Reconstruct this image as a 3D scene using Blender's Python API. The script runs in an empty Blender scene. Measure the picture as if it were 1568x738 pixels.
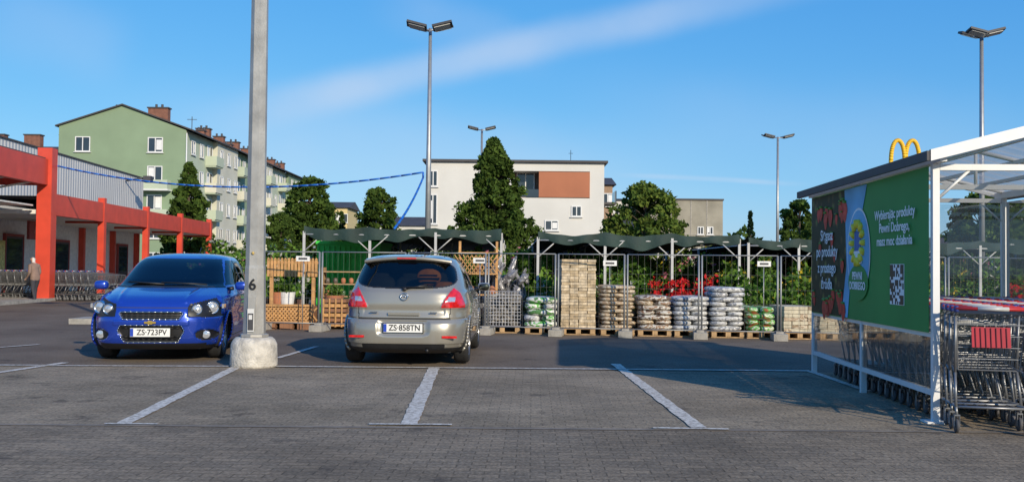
import bpy, math, random
import numpy as np
from mathutils import Matrix, Vector
rnd=random.Random(7)
scn=bpy.context.scene
rad=math.radians
# ------------------------------------------------------------ camera
CAMH=1.35; F=1500.0
R3=Matrix.Rotation(rad(90+1.53),3,'X')@Matrix.Rotation(rad(0.6),3,'Z')
cam=bpy.data.cameras.new('camera'); co=bpy.data.objects.new('camera',cam); scn.collection.objects.link(co)
co.matrix_world=Matrix.Translation((0,0,CAMH))@R3.to_4x4()
cam.sensor_width=36; cam.lens=36*F/1568; cam.clip_end=4000; cam.clip_start=0.05
scn.camera=co
def ray(u,v): return R3@Vector(((u-784)/F,(369-v)/F,-1))
def at(u,v,Y):
    r=ray(u,v); t=Y/r.y; return Vector((0,0,CAMH))+r*t
def gnd(u,v):
    r=ray(u,v); t=-CAMH/r.z; p=r*t; return Vector((p.x,p.y,0))
# ------------------------------------------------------------ materials
MC={}
def nodes(name):
    m=bpy.data.materials.new(name); m.use_nodes=True
    nt=m.node_tree; b=nt.nodes['Principled BSDF']; return m,nt,b
def N(nt,t,**k):
    n=nt.nodes.new(t)
    for a,b in k.items(): setattr(n,a,b)
    return n
def mat(name,col,rough=.6,metal=0,var=.12,scale=6,bump=0,bscale=40,coat=0,spec=.5,emis=0):
    if name in MC: return MC[name]
    m,nt,b=nodes(name)
    b.inputs['Roughness'].default_value=rough; b.inputs['Metallic'].default_value=metal
    b.inputs['Coat Weight'].default_value=coat; b.inputs['Coat Roughness'].default_value=.04
    b.inputs['Specular IOR Level'].default_value=spec
    tc=N(nt,'ShaderNodeTexCoord'); nz=N(nt,'ShaderNodeTexNoise'); nz.inputs['Scale'].default_value=scale; nz.inputs['Detail'].default_value=6
    nt.links.new(tc.outputs['Object'],nz.inputs['Vector'])
    cr=N(nt,'ShaderNodeValToRGB'); e=cr.color_ramp.elements
    e[0].position=.3; e[1].position=.7
    e[0].color=[c*(1-var) for c in col]+[1]; e[1].color=[min(1,c*(1+var)) for c in col]+[1]
    nt.links.new(nz.outputs['Fac'],cr.inputs['Fac']); nt.links.new(cr.outputs['Color'],b.inputs['Base Color'])
    if bump:
        n2=N(nt,'ShaderNodeTexNoise'); n2.inputs['Scale'].default_value=bscale; n2.inputs['Detail'].default_value=4
        nt.links.new(tc.outputs['Object'],n2.inputs['Vector'])
        bp=N(nt,'ShaderNodeBump'); bp.inputs['Strength'].default_value=bump; bp.inputs['Distance'].default_value=.02
        nt.links.new(n2.outputs['Fac'],bp.inputs['Height']); nt.links.new(bp.outputs['Normal'],b.inputs['Normal'])
    MC[name]=m; return m
def glassmat(name,tint,refl=.08,haze=0):
    if name in MC: return MC[name]
    m,nt,b=nodes(name)
    out=nt.nodes['Material Output']
    tr=N(nt,'ShaderNodeBsdfTransparent'); tr.inputs['Color'].default_value=(*tint,1)
    gl=N(nt,'ShaderNodeBsdfGlossy'); gl.inputs['Roughness'].default_value=.02
    fr=N(nt,'ShaderNodeFresnel'); fr.inputs['IOR'].default_value=1.5
    ad=N(nt,'ShaderNodeMath',operation='ADD'); ad.inputs[1].default_value=refl
    mx=N(nt,'ShaderNodeMixShader')
    nt.links.new(fr.outputs[0],ad.inputs[0]); nt.links.new(ad.outputs[0],mx.inputs[0])
    base=tr.outputs[0]
    if haze:   # scratched, dusty plastic
        df=N(nt,'ShaderNodeBsdfDiffuse'); df.inputs[0].default_value=(.55,.53,.48,1); tl=N(nt,'ShaderNodeBsdfTranslucent'); tl.inputs[0].default_value=(.6,.58,.52,1)
        ma=N(nt,'ShaderNodeMixShader'); ma.inputs[0].default_value=.5; nt.links.new(df.outputs[0],ma.inputs[1]); nt.links.new(tl.outputs[0],ma.inputs[2])
        nz=N(nt,'ShaderNodeTexNoise'); nz.inputs['Scale'].default_value=3; nz.inputs['Detail'].default_value=6
        rr=N(nt,'ShaderNodeMapRange'); rr.inputs['To Min'].default_value=haze*.5; rr.inputs['To Max'].default_value=haze*1.5; nt.links.new(nz.outputs['Fac'],rr.inputs['Value'])
        mh=N(nt,'ShaderNodeMixShader'); nt.links.new(rr.outputs[0],mh.inputs[0]); nt.links.new(tr.outputs[0],mh.inputs[1]); nt.links.new(ma.outputs[0],mh.inputs[2]); base=mh.outputs[0]
    nt.links.new(base,mx.inputs[1]); nt.links.new(gl.outputs[0],mx.inputs[2]); nt.links.new(mx.outputs[0],out.inputs['Surface'])
    MC[name]=m; return m
def leafmat(name,col,var=.35,scale=.6):
    if name in MC: return MC[name]
    m,nt,b=nodes(name); out=nt.nodes['Material Output']
    tc=N(nt,'ShaderNodeTexCoord'); nz=N(nt,'ShaderNodeTexNoise'); nz.inputs['Scale'].default_value=scale; nz.inputs['Detail'].default_value=7
    nt.links.new(tc.outputs['Object'],nz.inputs['Vector'])
    cr=N(nt,'ShaderNodeValToRGB'); e=cr.color_ramp.elements; e[0].position=.35; e[1].position=.65
    e[0].color=[c*(1-var) for c in col]+[1]; e[1].color=[min(1,c*(1+var)) for c in col]+[1]
    nt.links.new(nz.outputs['Fac'],cr.inputs['Fac'])
    d=N(nt,'ShaderNodeBsdfDiffuse'); t=N(nt,'ShaderNodeBsdfTranslucent'); mx=N(nt,'ShaderNodeMixShader'); mx.inputs[0].default_value=.35
    nt.links.new(cr.outputs[0],d.inputs[0]); nt.links.new(cr.outputs[0],t.inputs[0])
    nt.links.new(d.outputs[0],mx.inputs[1]); nt.links.new(t.outputs[0],mx.inputs[2]); nt.links.new(mx.outputs[0],out.inputs['Surface'])
    MC[name]=m; return m
def bagmat(name,cols,scale=5):
    if name in MC: return MC[name]
    m,nt,b=nodes(name); b.inputs['Roughness'].default_value=.4
    tc=N(nt,'ShaderNodeTexCoord'); mp=N(nt,'ShaderNodeMapping'); mp.inputs['Scale'].default_value=(1,1,1.8)
    vo=N(nt,'ShaderNodeTexNoise'); vo.inputs['Scale'].default_value=scale; vo.inputs['Detail'].default_value=2
    nt.links.new(tc.outputs['Object'],mp.inputs[0]); nt.links.new(mp.outputs[0],vo.inputs['Vector'])
    cr=N(nt,'ShaderNodeValToRGB'); cr.color_ramp.interpolation='CONSTANT'
    el=cr.color_ramp.elements; n=len(cols)
    while len(el)<n: el.new(.5)
    for i,c in enumerate(cols):
        el[i].position=0 if i==0 else .36+.3*(i-1)/max(1,n-1); el[i].color=(*c,1)
    nt.links.new(vo.outputs['Fac'],cr.inputs[0]); nt.links.new(cr.outputs[0],b.inputs['Base Color'])
    MC[name]=m; return m
def corrmat(name,col,period=.25,axis='X',rough=.45,metal=.0):
    m=mat(name,col,rough,metal,var=.07,scale=.4); nt=m.node_tree; b=nt.nodes['Principled BSDF']
    tc=N(nt,'ShaderNodeTexCoord'); w=N(nt,'ShaderNodeTexWave'); w.bands_direction=axis; w.inputs['Scale'].default_value=.314/period*1.0
    nt.links.new(tc.outputs['Object'],w.inputs[0]); bp=N(nt,'ShaderNodeBump'); bp.inputs['Distance'].default_value=.04; bp.inputs['Strength'].default_value=.6
    nt.links.new(w.outputs['Fac'],bp.inputs['Height']); nt.links.new(bp.outputs[0],b.inputs['Normal']); return m
# ------------------------------------------------------------ mesh builder
class MB:
    def __init__(s): s.v=[];s.f=[];s.m=[];s.s=[];s.M=Matrix.Identity(4)
    def add(s,vs,fs,mi=0,sm=False):
        o=len(s.v); M=s.M
        s.v.extend([tuple(M@Vector(p)) for p in vs])
        for f in fs: s.f.append(tuple(i+o for i in f)); s.m.append(mi); s.s.append(sm)
    def box(s,c,d,mi=0,rot=None):
        vs=[Vector((x*d[0]/2,y*d[1]/2,z*d[2]/2)) for x in(-1,1) for y in(-1,1) for z in(-1,1)]
        if rot is not None: vs=[rot@p for p in vs]
        vs=[p+Vector(c) for p in vs]
        s.add(vs,[(0,1,3,2),(4,6,7,5),(0,4,5,1),(2,3,7,6),(0,2,6,4),(1,5,7,3)],mi)
    def bb(s,x0,x1,y0,y1,z0,z1,mi=0): s.box(((x0+x1)/2,(y0+y1)/2,(z0+z1)/2),(abs(x1-x0),abs(y1-y0),abs(z1-z0)),mi)
    def tube(s,p,q,r,mi=0,n=6,r2=None,cap=True):
        p=Vector(p);q=Vector(q);d=q-p
        if d.length<1e-6:return
        d.normalize(); a=d.orthogonal().normalized(); b=d.cross(a); r2=r if r2 is None else r2
        vs=[]
        for P,rr in((p,r),(q,r2)):
            for i in range(n):
                t=2*math.pi*(i+.5)/n; vs.append(P+a*math.cos(t)*rr+b*math.sin(t)*rr)
        fs=[(i,(i+1)%n,n+(i+1)%n,n+i) for i in range(n)]
        if cap: fs+= [tuple(range(n))[::-1],tuple(range(n,2*n))]
        s.add(vs,fs,mi,n>=6)
    def path(s,pts,r,mi=0,n=6):
        for a,b in zip(pts[:-1],pts[1:]): s.tube(a,b,r,mi,n)
    def lathe(s,prof,M,n=24,mi=0,sm=True):
        vs=[];k=len(prof)
        for i in range(n):
            t=2*math.pi*i/n
            for r,h in prof: vs.append(M@Vector((r*math.cos(t),r*math.sin(t),h)))
        fs=[]
        for i in range(n):
            for j in range(k-1):
                a=i*k+j;b=((i+1)%n)*k+j; fs.append((a,b,b+1,a+1))
        s.add(vs,fs,mi,sm)
    def ell(s,c,r,mi=0,nu=12,nv=8,p=2.0,rot=None,jit=0,sm=True):
        vs=[];e=2/p
        sg=lambda x:(abs(x)**e)*(1 if x>=0 else -1)
        for j in range(nv+1):
            ph=-math.pi/2+math.pi*j/nv
            for i in range(nu):
                t=2*math.pi*i/nu
                q=Vector((r[0]*sg(math.cos(ph))*sg(math.cos(t)),r[1]*sg(math.cos(ph))*sg(math.sin(t)),r[2]*sg(math.sin(ph))))
                if jit: q*=1+rnd.uniform(-jit,jit)
                if rot is not None:q=rot@q
                vs.append(q+Vector(c))
        fs=[]
        for j in range(nv):
            for i in range(nu):
                a=j*nu+i;b=j*nu+(i+1)%nu; fs.append((a,b,b+nu,a+nu))
        s.add(vs,fs,mi,sm)
def make(name,mb,mats,parent=None,loc=(0,0,0),rz=0,mesh=None):
    if mesh is None:
        mesh=bpy.data.meshes.new(name); mesh.from_pydata([tuple(p) for p in mb.v],[],mb.f)
        for m in mats: mesh.materials.append(m)
        mesh.polygons.foreach_set('material_index',mb.m); mesh.polygons.foreach_set('use_smooth',mb.s); mesh.update()
    o=bpy.data.objects.new(name,mesh); scn.collection.objects.link(o)
    o.location=loc; o.rotation_euler=(0,0,rz)
    if parent: o.parent=parent
    return o
def text(body,org,right,up,size,m,parent=None,align='CENTER',name='lettering',ext=.002,bold=0,sx=1):
    c=bpy.data.curves.new(name,'FONT'); c.body=body; c.size=size; c.align_x=align; c.align_y='CENTER'; c.extrude=ext; c.offset=bold
    c.materials.append(m); o=bpy.data.objects.new(name,c); scn.collection.objects.link(o)
    r=Vector(right).normalized();u=Vector(up).normalized();n=r.cross(u)
    M=Matrix((r,u,n)).transposed().to_4x4(); M.translation=Vector(org)
    if parent:o.parent=parent
    o.matrix_local=M@Matrix.Scale(sx,4,(1,0,0)); return o
# common mats
galv=mat('galvanised_steel',(.36,.37,.37),.45,.6,.1,8)
white=mat('white_paint',(.72,.72,.70),.4,0,.04)
black=mat('black_plastic',(.012,.012,.013),.45,0,.2)
dark=mat('dark_grey',(.05,.05,.055),.6)
red=mat('red_paint',(.58,.06,.03),.45,0,.12,2)
conc=mat('concrete',(.33,.31,.27),.9,0,.25,7,.5,60)
wood=mat('pallet_wood',(.40,.26,.13),.8,0,.3,9)
winglass=mat('window_glass',(.03,.04,.05),.05,0,.3,.3,spec=.8)
# ------------------------------------------------------------ world
SUN_AZ=150; SUN_EL=22
w=bpy.data.worlds.new('World'); scn.world=w; w.use_nodes=True; nt=w.node_tree; nt.nodes.clear()
sk=N(nt,'ShaderNodeTexSky'); sk.sky_type='NISHITA'; sk.sun_disc=False; sk.sun_elevation=rad(SUN_EL); sk.sun_rotation=rad(SUN_AZ)
sk.air_density=1.0; sk.dust_density=.3; sk.ozone_density=2.5
hs=N(nt,'ShaderNodeHueSaturation'); hs.inputs['Saturation'].default_value=1.22; hs.inputs['Value'].default_value=1.0
nt.links.new(sk.outputs[0],hs.inputs['Color'])
WS=.11
sp_=N(nt,'ShaderNodeSeparateColor'); nt.links.new(hs.outputs[0],sp_.inputs[0]); cb_=N(nt,'ShaderNodeCombineColor')
for i,(k_,g_) in enumerate([(.56,.88),(.74,.58),(.98,.31)]):
    m0=N(nt,'ShaderNodeMath',operation='MULTIPLY'); m0.inputs[1].default_value=WS; nt.links.new(sp_.outputs[i],m0.inputs[0])
    m1=N(nt,'ShaderNodeMath',operation='POWER'); m1.inputs[1].default_value=g_; nt.links.new(m0.outputs[0],m1.inputs[0])
    m2=N(nt,'ShaderNodeMath',operation='MULTIPLY'); m2.inputs[1].default_value=k_/WS; nt.links.new(m1.outputs[0],m2.inputs[0]); nt.links.new(m2.outputs[0],cb_.inputs[i])
tc=N(nt,'ShaderNodeTexCoord')
def band(a,b,width,soft,nscale,amp,gain,fadeA,fadeB):
    ra=ray(*a).normalized(); rb=ray(*b).normalized(); n=ra.cross(rb).normalized(); along=(rb-ra).normalized()
    d=N(nt,'ShaderNodeVectorMath',operation='DOT_PRODUCT'); d.inputs[1].default_value=n; nt.links.new(tc.outputs['Generated'],d.inputs[0])
    nz=N(nt,'ShaderNodeTexNoise'); nz.inputs['Scale'].default_value=nscale; nz.inputs['Detail'].default_value=6; nz.inputs['Roughness'].default_value=.55
    nt.links.new(tc.outputs['Generated'],nz.inputs['Vector'])
    m1=N(nt,'ShaderNodeMath',operation='MULTIPLY_ADD'); m1.inputs[1].default_value=amp; m1.inputs[2].default_value=-amp/2; nt.links.new(nz.outputs['Fac'],m1.inputs[0])
    ad=N(nt,'ShaderNodeMath',operation='ADD'); nt.links.new(d.outputs['Value'],ad.inputs[0]); nt.links.new(m1.outputs[0],ad.inputs[1])
    ab=N(nt,'ShaderNodeMath',operation='ABSOLUTE'); nt.links.new(ad.outputs[0],ab.inputs[0])
    mr=N(nt,'ShaderNodeMapRange',interpolation_type='SMOOTHERSTEP'); mr.inputs['From Min'].default_value=width+soft; mr.inputs['From Max'].default_value=max(0,width-soft*.6); nt.links.new(ab.outputs[0],mr.inputs['Value'])
    da=N(nt,'ShaderNodeVectorMath',operation='DOT_PRODUCT'); da.inputs[1].default_value=along; nt.links.new(tc.outputs['Generated'],da.inputs[0])
    va=ra.dot(along); vb=rb.dot(along); L=vb-va
    f1=N(nt,'ShaderNodeMapRange',interpolation_type='SMOOTHSTEP'); f1.inputs['From Min'].default_value=va-fadeA*L; f1.inputs['From Max'].default_value=va+.25*L; nt.links.new(da.outputs['Value'],f1.inputs['Value'])
    f2=N(nt,'ShaderNodeMapRange',interpolation_type='SMOOTHSTEP'); f2.inputs['From Min'].default_value=vb+fadeB*L; f2.inputs['From Max'].default_value=vb-.2*L; nt.links.new(da.outputs['Value'],f2.inputs['Value'])
    n3=N(nt,'ShaderNodeTexNoise'); n3.inputs['Scale'].default_value=nscale*1.6; n3.inputs['Detail'].default_value=8; nt.links.new(tc.outputs['Generated'],n3.inputs['Vector'])
    r3=N(nt,'ShaderNodeMapRange'); r3.inputs['From Min'].default_value=.25; r3.inputs['From Max'].default_value=.7; r3.inputs['To Min'].default_value=.5; nt.links.new(n3.outputs['Fac'],r3.inputs['Value'])
    o=mr.outputs[0]
    for x in (f1.outputs[0],f2.outputs[0],r3.outputs[0]):
        mm=N(nt,'ShaderNodeMath',operation='MULTIPLY'); nt.links.new(o,mm.inputs[0]); nt.links.new(x,mm.inputs[1]); o=mm.outputs[0]
    g=N(nt,'ShaderNodeMath',operation='MULTIPLY'); g.inputs[1].default_value=gain; nt.links.new(o,g.inputs[0]); return g.outputs[0]
bands=[band((380,172),(1080,8),.011,.020,5,.022,.55,.18,.4),
       band((300,205),(900,262),.03,.05,4,.06,.30,.3,.5),
       band((950,268),(1200,280),.0012,.003,9,.004,.38,.1,.2),
       band((0,20),(160,80),.02,.04,4,.05,.22,.4,.4),
       band((620,10),(800,70),.01,.03,6,.04,.18,.4,.4),
       band((1000,170),(1500,235),.02,.05,4,.06,.14,.4,.4)]
cur=cb_.outputs[0]
for b_ in bands:
    mx=N(nt,'ShaderNodeMixRGB'); mx.inputs[2].default_value=(5.4,6.4,8.0,1); nt.links.new(b_,mx.inputs[0]); nt.links.new(cur,mx.inputs[1]); cur=mx.outputs[0]
bg=N(nt,'ShaderNodeBackground'); bg.inputs['Strength'].default_value=WS; wo=N(nt,'ShaderNodeOutputWorld')
nt.links.new(cur,bg.inputs[0]); nt.links.new(bg.outputs[0],wo.inputs[0])
sl=bpy.data.lights.new('sun','SUN'); sl.energy=4.6; sl.angle=rad(.5); sl.color=(1,.87,.68)
so=bpy.data.objects.new('sun',sl); scn.collection.objects.link(so)
sd=Vector((math.sin(rad(SUN_AZ))*math.cos(rad(SUN_EL)),math.cos(rad(SUN_AZ))*math.cos(rad(SUN_EL)),math.sin(rad(SUN_EL))))
so.rotation_euler=sd.to_track_quat('Z','Y').to_euler(); so.location=(10,-10,20)
scn.view_settings.view_transform='Standard'; scn.view_settings.look='None'; scn.view_settings.exposure=0
# ------------------------------------------------------------ ground
def groundmat(name,c1,c2,brick=None,bump=.3,stain=(.055,.045,.038),stainamt=.6,bf=.6):
    m,nt,b=nodes(name); b.inputs['Roughness'].default_value=.9; b.inputs['Specular IOR Level'].default_value=.15
    tc=N(nt,'ShaderNodeTexCoord')
    n1=N(nt,'ShaderNodeTexNoise'); n1.inputs['Scale'].default_value=.5; n1.inputs['Detail'].default_value=10; n1.inputs['Roughness'].default_value=.68
    n2=N(nt,'ShaderNodeTexNoise'); n2.inputs['Scale'].default_value=38; n2.inputs['Detail'].default_value=5
    for n_ in(n1,n2): nt.links.new(tc.outputs['Object'],n_.inputs['Vector'])
    cr=N(nt,'ShaderNodeValToRGB'); e=cr.color_ramp.elements; e[0].position=.38;e[1].position=.62; e[0].color=(*c1,1);e[1].color=(*c2,1)
    nt.links.new(n1.outputs['Fac'],cr.inputs[0]); col=cr.outputs[0]
    mg=N(nt,'ShaderNodeMixRGB',blend_type='OVERLAY'); mg.inputs[0].default_value=.85; nt.links.new(col,mg.inputs[1]); nt.links.new(n2.outputs['Fac'],mg.inputs[2]); col=mg.outputs[0]
    h=n2.outputs['Fac']
    if brick:
        br=N(nt,'ShaderNodeTexBrick'); br.inputs['Scale'].default_value=1; br.inputs['Brick Width'].default_value=brick[0]; br.inputs['Row Height'].default_value=brick[1]
        br.inputs['Mortar Size'].default_value=.007; br.inputs['Mortar Smooth'].default_value=.6
        br.inputs['Color1'].default_value=(1.16,1.13,1.08,1); br.inputs['Color2'].default_value=(.82,.83,.84,1); br.inputs['Mortar'].default_value=(.45,.45,.43,1)
        mp=N(nt,'ShaderNodeMapping'); mp.inputs['Rotation'].default_value=(0,0,rad(1.2))
        nt.links.new(tc.outputs['Object'],mp.inputs[0]); nt.links.new(mp.outputs[0],br.inputs['Vector'])
        mm=N(nt,'ShaderNodeMixRGB',blend_type='MULTIPLY'); mm.inputs[0].default_value=bf; nt.links.new(col,mm.inputs[1]); nt.links.new(br.outputs['Color'],mm.inputs[2]); col=mm.outputs[0]
    n4=N(nt,'ShaderNodeTexNoise'); n4.inputs['Scale'].default_value=1.5; n4.inputs['Detail'].default_value=7; n4.inputs['Roughness'].default_value=.7; nt.links.new(tc.outputs['Object'],n4.inputs['Vector'])
    r4=N(nt,'ShaderNodeMapRange'); r4.inputs['From Min'].default_value=.59; r4.inputs['From Max'].default_value=.66; r4.inputs['To Max'].default_value=stainamt; nt.links.new(n4.outputs['Fac'],r4.inputs['Value'])
    ms=N(nt,'ShaderNodeMixRGB'); ms.inputs[2].default_value=(*stain,1); nt.links.new(r4.outputs[0],ms.inputs[0]); nt.links.new(col,ms.inputs[1])
    nt.links.new(ms.outputs[0],b.inputs['Base Color'])
    bp=N(nt,'ShaderNodeBump'); bp.inputs['Strength'].default_value=bump; bp.inputs['Distance'].default_value=.012; nt.links.new(h,bp.inputs['Height']); nt.links.new(bp.outputs[0],b.inputs['Normal'])
    return m
asphalt=groundmat('asphalt',(.135,.105,.078),(.19,.152,.114),None,.35)
pav1=groundmat('paving_bays',(.21,.17,.118),(.33,.268,.19),(.2,.1),.4,bf=.65)
pav2=groundmat('paving_lane',(.17,.136,.097),(.26,.212,.154),(.2,.1),.4,bf=.8)
g=MB(); g.add([(-1500,-300,0),(1500,-300,0),(1500,2500,0),(-1500,2500,0)],[(0,1,2,3)]); make('ground',g,[asphalt])
A=gnd(80,560);B=gnd(1240,570); C=gnd(160,650.5);D=gnd(1115,658)
def ext(a,b,x):
    t=(x-a.x)/(b.x-a.x); return a.y+(b.y-a.y)*t
z=.004
g=MB(); g.add([(-30,ext(C,D,-30),z),(30,ext(C,D,30),z),(30,ext(A,B,30),z),(-30,ext(A,B,-30),z)],[(0,1,2,3)]); make('parking_bay_paving',g,[pav1])
g=MB(); g.add([(-30,-20,z),(30,-20,z),(30,ext(C,D,30)-.03,z),(-30,ext(C,D,-30)-.03,z)],[(0,1,2,3)]); make('driving_lane_paving',g,[pav2])
g=MB(); g.add([(-30,ext(C,D,-30)-.08,2*z),(30,ext(C,D,30)-.08,2*z),(30,ext(C,D,30)+.0,2*z),(-30,ext(C,D,-30)+.0,2*z)],[(0,1,2,3)]); make('drainage_joint',g,[mat('joint_concrete',(.20,.165,.125),.9,0,.35,5)])
m,nt,b=nodes('worn_white_line'); b.inputs['Roughness'].default_value=.7
tc=N(nt,'ShaderNodeTexCoord'); nz=N(nt,'ShaderNodeTexNoise'); nz.inputs['Scale'].default_value=22; nz.inputs['Detail'].default_value=8; nz.inputs['Roughness'].default_value=.75
nt.links.new(tc.outputs['Object'],nz.inputs['Vector']); cr=N(nt,'ShaderNodeValToRGB'); e=cr.color_ramp.elements; e[0].position=.38;e[1].position=.55;e[0].color=(.26,.21,.15,1);e[1].color=(.68,.63,.54,1)
nt.links.new(nz.outputs['Fac'],cr.inputs[0]); nt.links.new(cr.outputs[0],b.inputs['Base Color']); linem=m
L=MB()
def line(p,q,wd,zz=.012):
    p=gnd(*p);q=gnd(*q);d=(q-p).normalized();n=Vector((-d.y,d.x,0))*wd/2
    k=max(2,int((q-p).length/.12)); vs=[];
    for i in range(k+1):
        c=p+(q-p)*i/k; e1=rnd.uniform(-.014,.014); e2=rnd.uniform(-.014,.014)
        vs+= [tuple(c+n*(1+e1*8)+Vector((0,0,zz))),tuple(c-n*(1+e2*8)+Vector((0,0,zz)))]
    L.add(vs,[(2*i,2*i+1,2*i+3,2*i+2) for i in range(k)])
line((190,649),(362,563),.13);line((626,650),(665,563),.15);line((1070,656),(942,558),.13)
line((80,561),(350,562),.10,.016);line((423,562),(1240,569),.10,.016);line((-60,560),(80,560.5),.09,.016)
line((160,650.5),(242,651),.05,.016);line((565,651),(692,652),.06,.016);line((1000,657),(1116,659),.06,.016)
line((-60,580),(100,556),.12);line((-20,534),(60,528),.1);line((425,549),(485,531),.09);line((1240,569),(1330,600),.10)
make('parking_line_marking',L,[linem])
# ------------------------------------------------------------ foliage
def leaves(mb_list,centers,radii,nper,size,seed,flat=.0,mi=(0,1)):
    r=np.random.RandomState(seed); V=[];
    C=np.repeat(np.array(centers),nper,0); RR=np.repeat(np.array(radii),nper)[:,None]
    n=len(C); d=r.normal(size=(n,3)); d/=np.linalg.norm(d,axis=1)[:,None]; P=C+d*RR*(r.uniform(.1,1.35,(n,1))**.8)*np.array([1,1,.75])
    a=r.normal(size=(n,3)); a/=np.linalg.norm(a,axis=1)[:,None]; bq=np.cross(a,r.normal(size=(n,3))); bq/=np.linalg.norm(bq,axis=1)[:,None]
    s=size*r.uniform(.55,1.35,(n,1)); q=np.stack([P-a*s,P+bq*s*.55,P+a*s,P-bq*s*.55],1).reshape(-1,3)
    cm=r.randint(0,10,len(centers)); M=np.repeat(np.where(cm<5,mi[0],mi[1]),nper)
    flip=r.rand(n)<.3; M=np.where(flip,np.where(M==mi[0],mi[1],mi[0]),M)
    return q,M
def foliage_obj(name,q,M,mb,mats,parent=None,loc=(0,0,0)):
    o0=len(mb.v); nq=len(q)//4
    verts=list(mb.v)+[tuple(x) for x in q]
    faces=list(mb.f)+[(o0+4*i,o0+4*i+1,o0+4*i+2,o0+4*i+3) for i in range(nq)]
    me=bpy.data.meshes.new(name); me.from_pydata(verts,[],faces)
    for m_ in mats: me.materials.append(m_)
    me.polygons.foreach_set('material_index',list(mb.m)+[int(i) for i in M]); me.update()
    o=bpy.data.objects.new(name,me); scn.collection.objects.link(o); o.location=loc
    if parent:o.parent=parent
    return o
bark=mat('bark',(.1,.075,.055),.9,0,.3,8)
G1=leafmat('leaf_dark',(.055,.095,.022)); G2=leafmat('leaf_light',(.095,.15,.032)); G3=leafmat('leaf_yellowish',(.15,.20,.04)); G4=leafmat('needle_dark',(.03,.06,.028))
def tree(name,X,Y,H,R,shape='round',seed=1,ncl=130,nper=70,ls=.22,mats=(G1,G2),z0=.15):
    r=random.Random(seed); cs=[];rs=[]
    ph=[r.uniform(0,6.28) for _ in range(6)]
    def env(t,a):
        if shape=='cone': e=(1-t)**.78*min(1,t*6+.6)*1.05
        elif shape=='spire': e=(1-t)*min(1,t*8+.5)
        else: e=math.sqrt(max(0,1-(2*t-1)**2))*(.85+.15*math.cos(3*t+ph[2]))
        return e*(1+.16*math.sin(2*a+ph[0])+.14*math.sin(5*t*3+a*3+ph[1]))
    for i in range(ncl):
        t=r.random()**(1.25 if shape!='round' else 1.0); a=r.uniform(0,6.283); e=env(t,a)*R
        rr=e*(r.uniform(.25,1.0)**.5)*r.uniform(.8,1.08); zc=H*z0+t*H*(1-z0)
        cs.append((rr*math.cos(a),rr*math.sin(a),min(zc,H*.99)));
        rs.append(max(.07*R,(.19 if shape=='round' else .17)*R*r.uniform(.45,1.3)*(1-.65*t if shape!='round' else 1-.3*t)))
    mb=MB(); mb.tube((0,0,0),(0,0,H*.45),H*.022,2,10,H*.014); mb.tube((0,0,H*.45),(.05,0,H*.93),H*.014,2,8,H*.003)
    for i in range(0,ncl,4):
        c=cs[i]; zb=max(H*.12,c[2]-math.hypot(c[0],c[1])*.7); mb.tube((0,0,min(zb,H*.8)),c,H*.006,2,5,H*.002)
    q,M=leaves(None,cs,rs,nper,ls,seed)
    return foliage_obj(name,q,M,mb,[mats[0],mats[1],bark],loc=(X,Y,0))
def tree_px(name,u,vtop,wpx,Y,**k):
    p=at(u,vtop,Y); return tree(name,p.x,Y,p.z,wpx/F*Y/2,**k)
tree_px('conical_hornbeam_tree',757,213,150,58,shape='cone',seed=3,ncl=640,nper=80,ls=.135,z0=.05)
tree_px('deciduous_tree',290,250,102,62,shape='cone',seed=5,ncl=340,nper=75,ls=.15)
tree_px('deciduous_tree',475,276,105,66,shape='round',seed=8,ncl=330,nper=70,ls=.16,z0=.1)
tree_px('deciduous_tree',430,328,60,60,shape='round',seed=18,ncl=130,nper=65,ls=.15,z0=.1)
tree_px('deciduous_tree',580,290,80,70,shape='round',seed=9,ncl=230,nper=70,ls=.16,z0=.1)
tree_px('deciduous_tree',523,325,30,75,shape='cone',seed=29,ncl=80,nper=60,ls=.16)
tree_px('deciduous_tree',988,285,128,62,shape='round',seed=11,ncl=260,nper=60,ls=.155,mats=(G2,G3),z0=.12)
tree_px('spruce_tree',1149,322,26,70,shape='spire',seed=12,ncl=130,nper=60,ls=.13,mats=(G4,G4),z0=.05)
tree_px('deciduous_tree',1224,308,64,68,shape='round',seed=14,ncl=160,nper=60,ls=.155,z0=.1)
tree_px('deciduous_tree',1500,300,110,60,shape='round',seed=15,ncl=250,nper=60,ls=.17,z0=.05)
tree_px('deciduous_tree',1620,290,120,66,shape='round',seed=16,ncl=150,nper=60,ls=.2,z0=.05)
def mass(name,x0,x1,Y,hmin,hmax,seed,ls=.35,nper=55,mats=(G1,G2),step=1.0,thick=2.5):
    r=random.Random(seed);cs=[];rs=[];x=x0
    while x<x1:
        h=hmin+(hmax-hmin)*(.5+.5*math.sin(x*.35+seed)*math.cos(x*.13+seed*2))*r.uniform(.7,1.1); zz=.3
        while zz<h:
            cs.append((x+r.uniform(-.5,.5)*step,Y+r.uniform(-thick,thick)/2,zz)); rs.append(step*.75); zz+=step*.8
        x+=step*.8
    q,M=leaves(None,cs,rs,nper,ls,seed); return foliage_obj(name,q,M,MB(),list(mats))
mass('distant_tree_row',-60,110,160,4,9,3,.7,60,step=2.6,thick=8)
mass('background_hedge',-22,60,72,1.5,3.4,4,.28,50,step=1.1)
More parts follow.
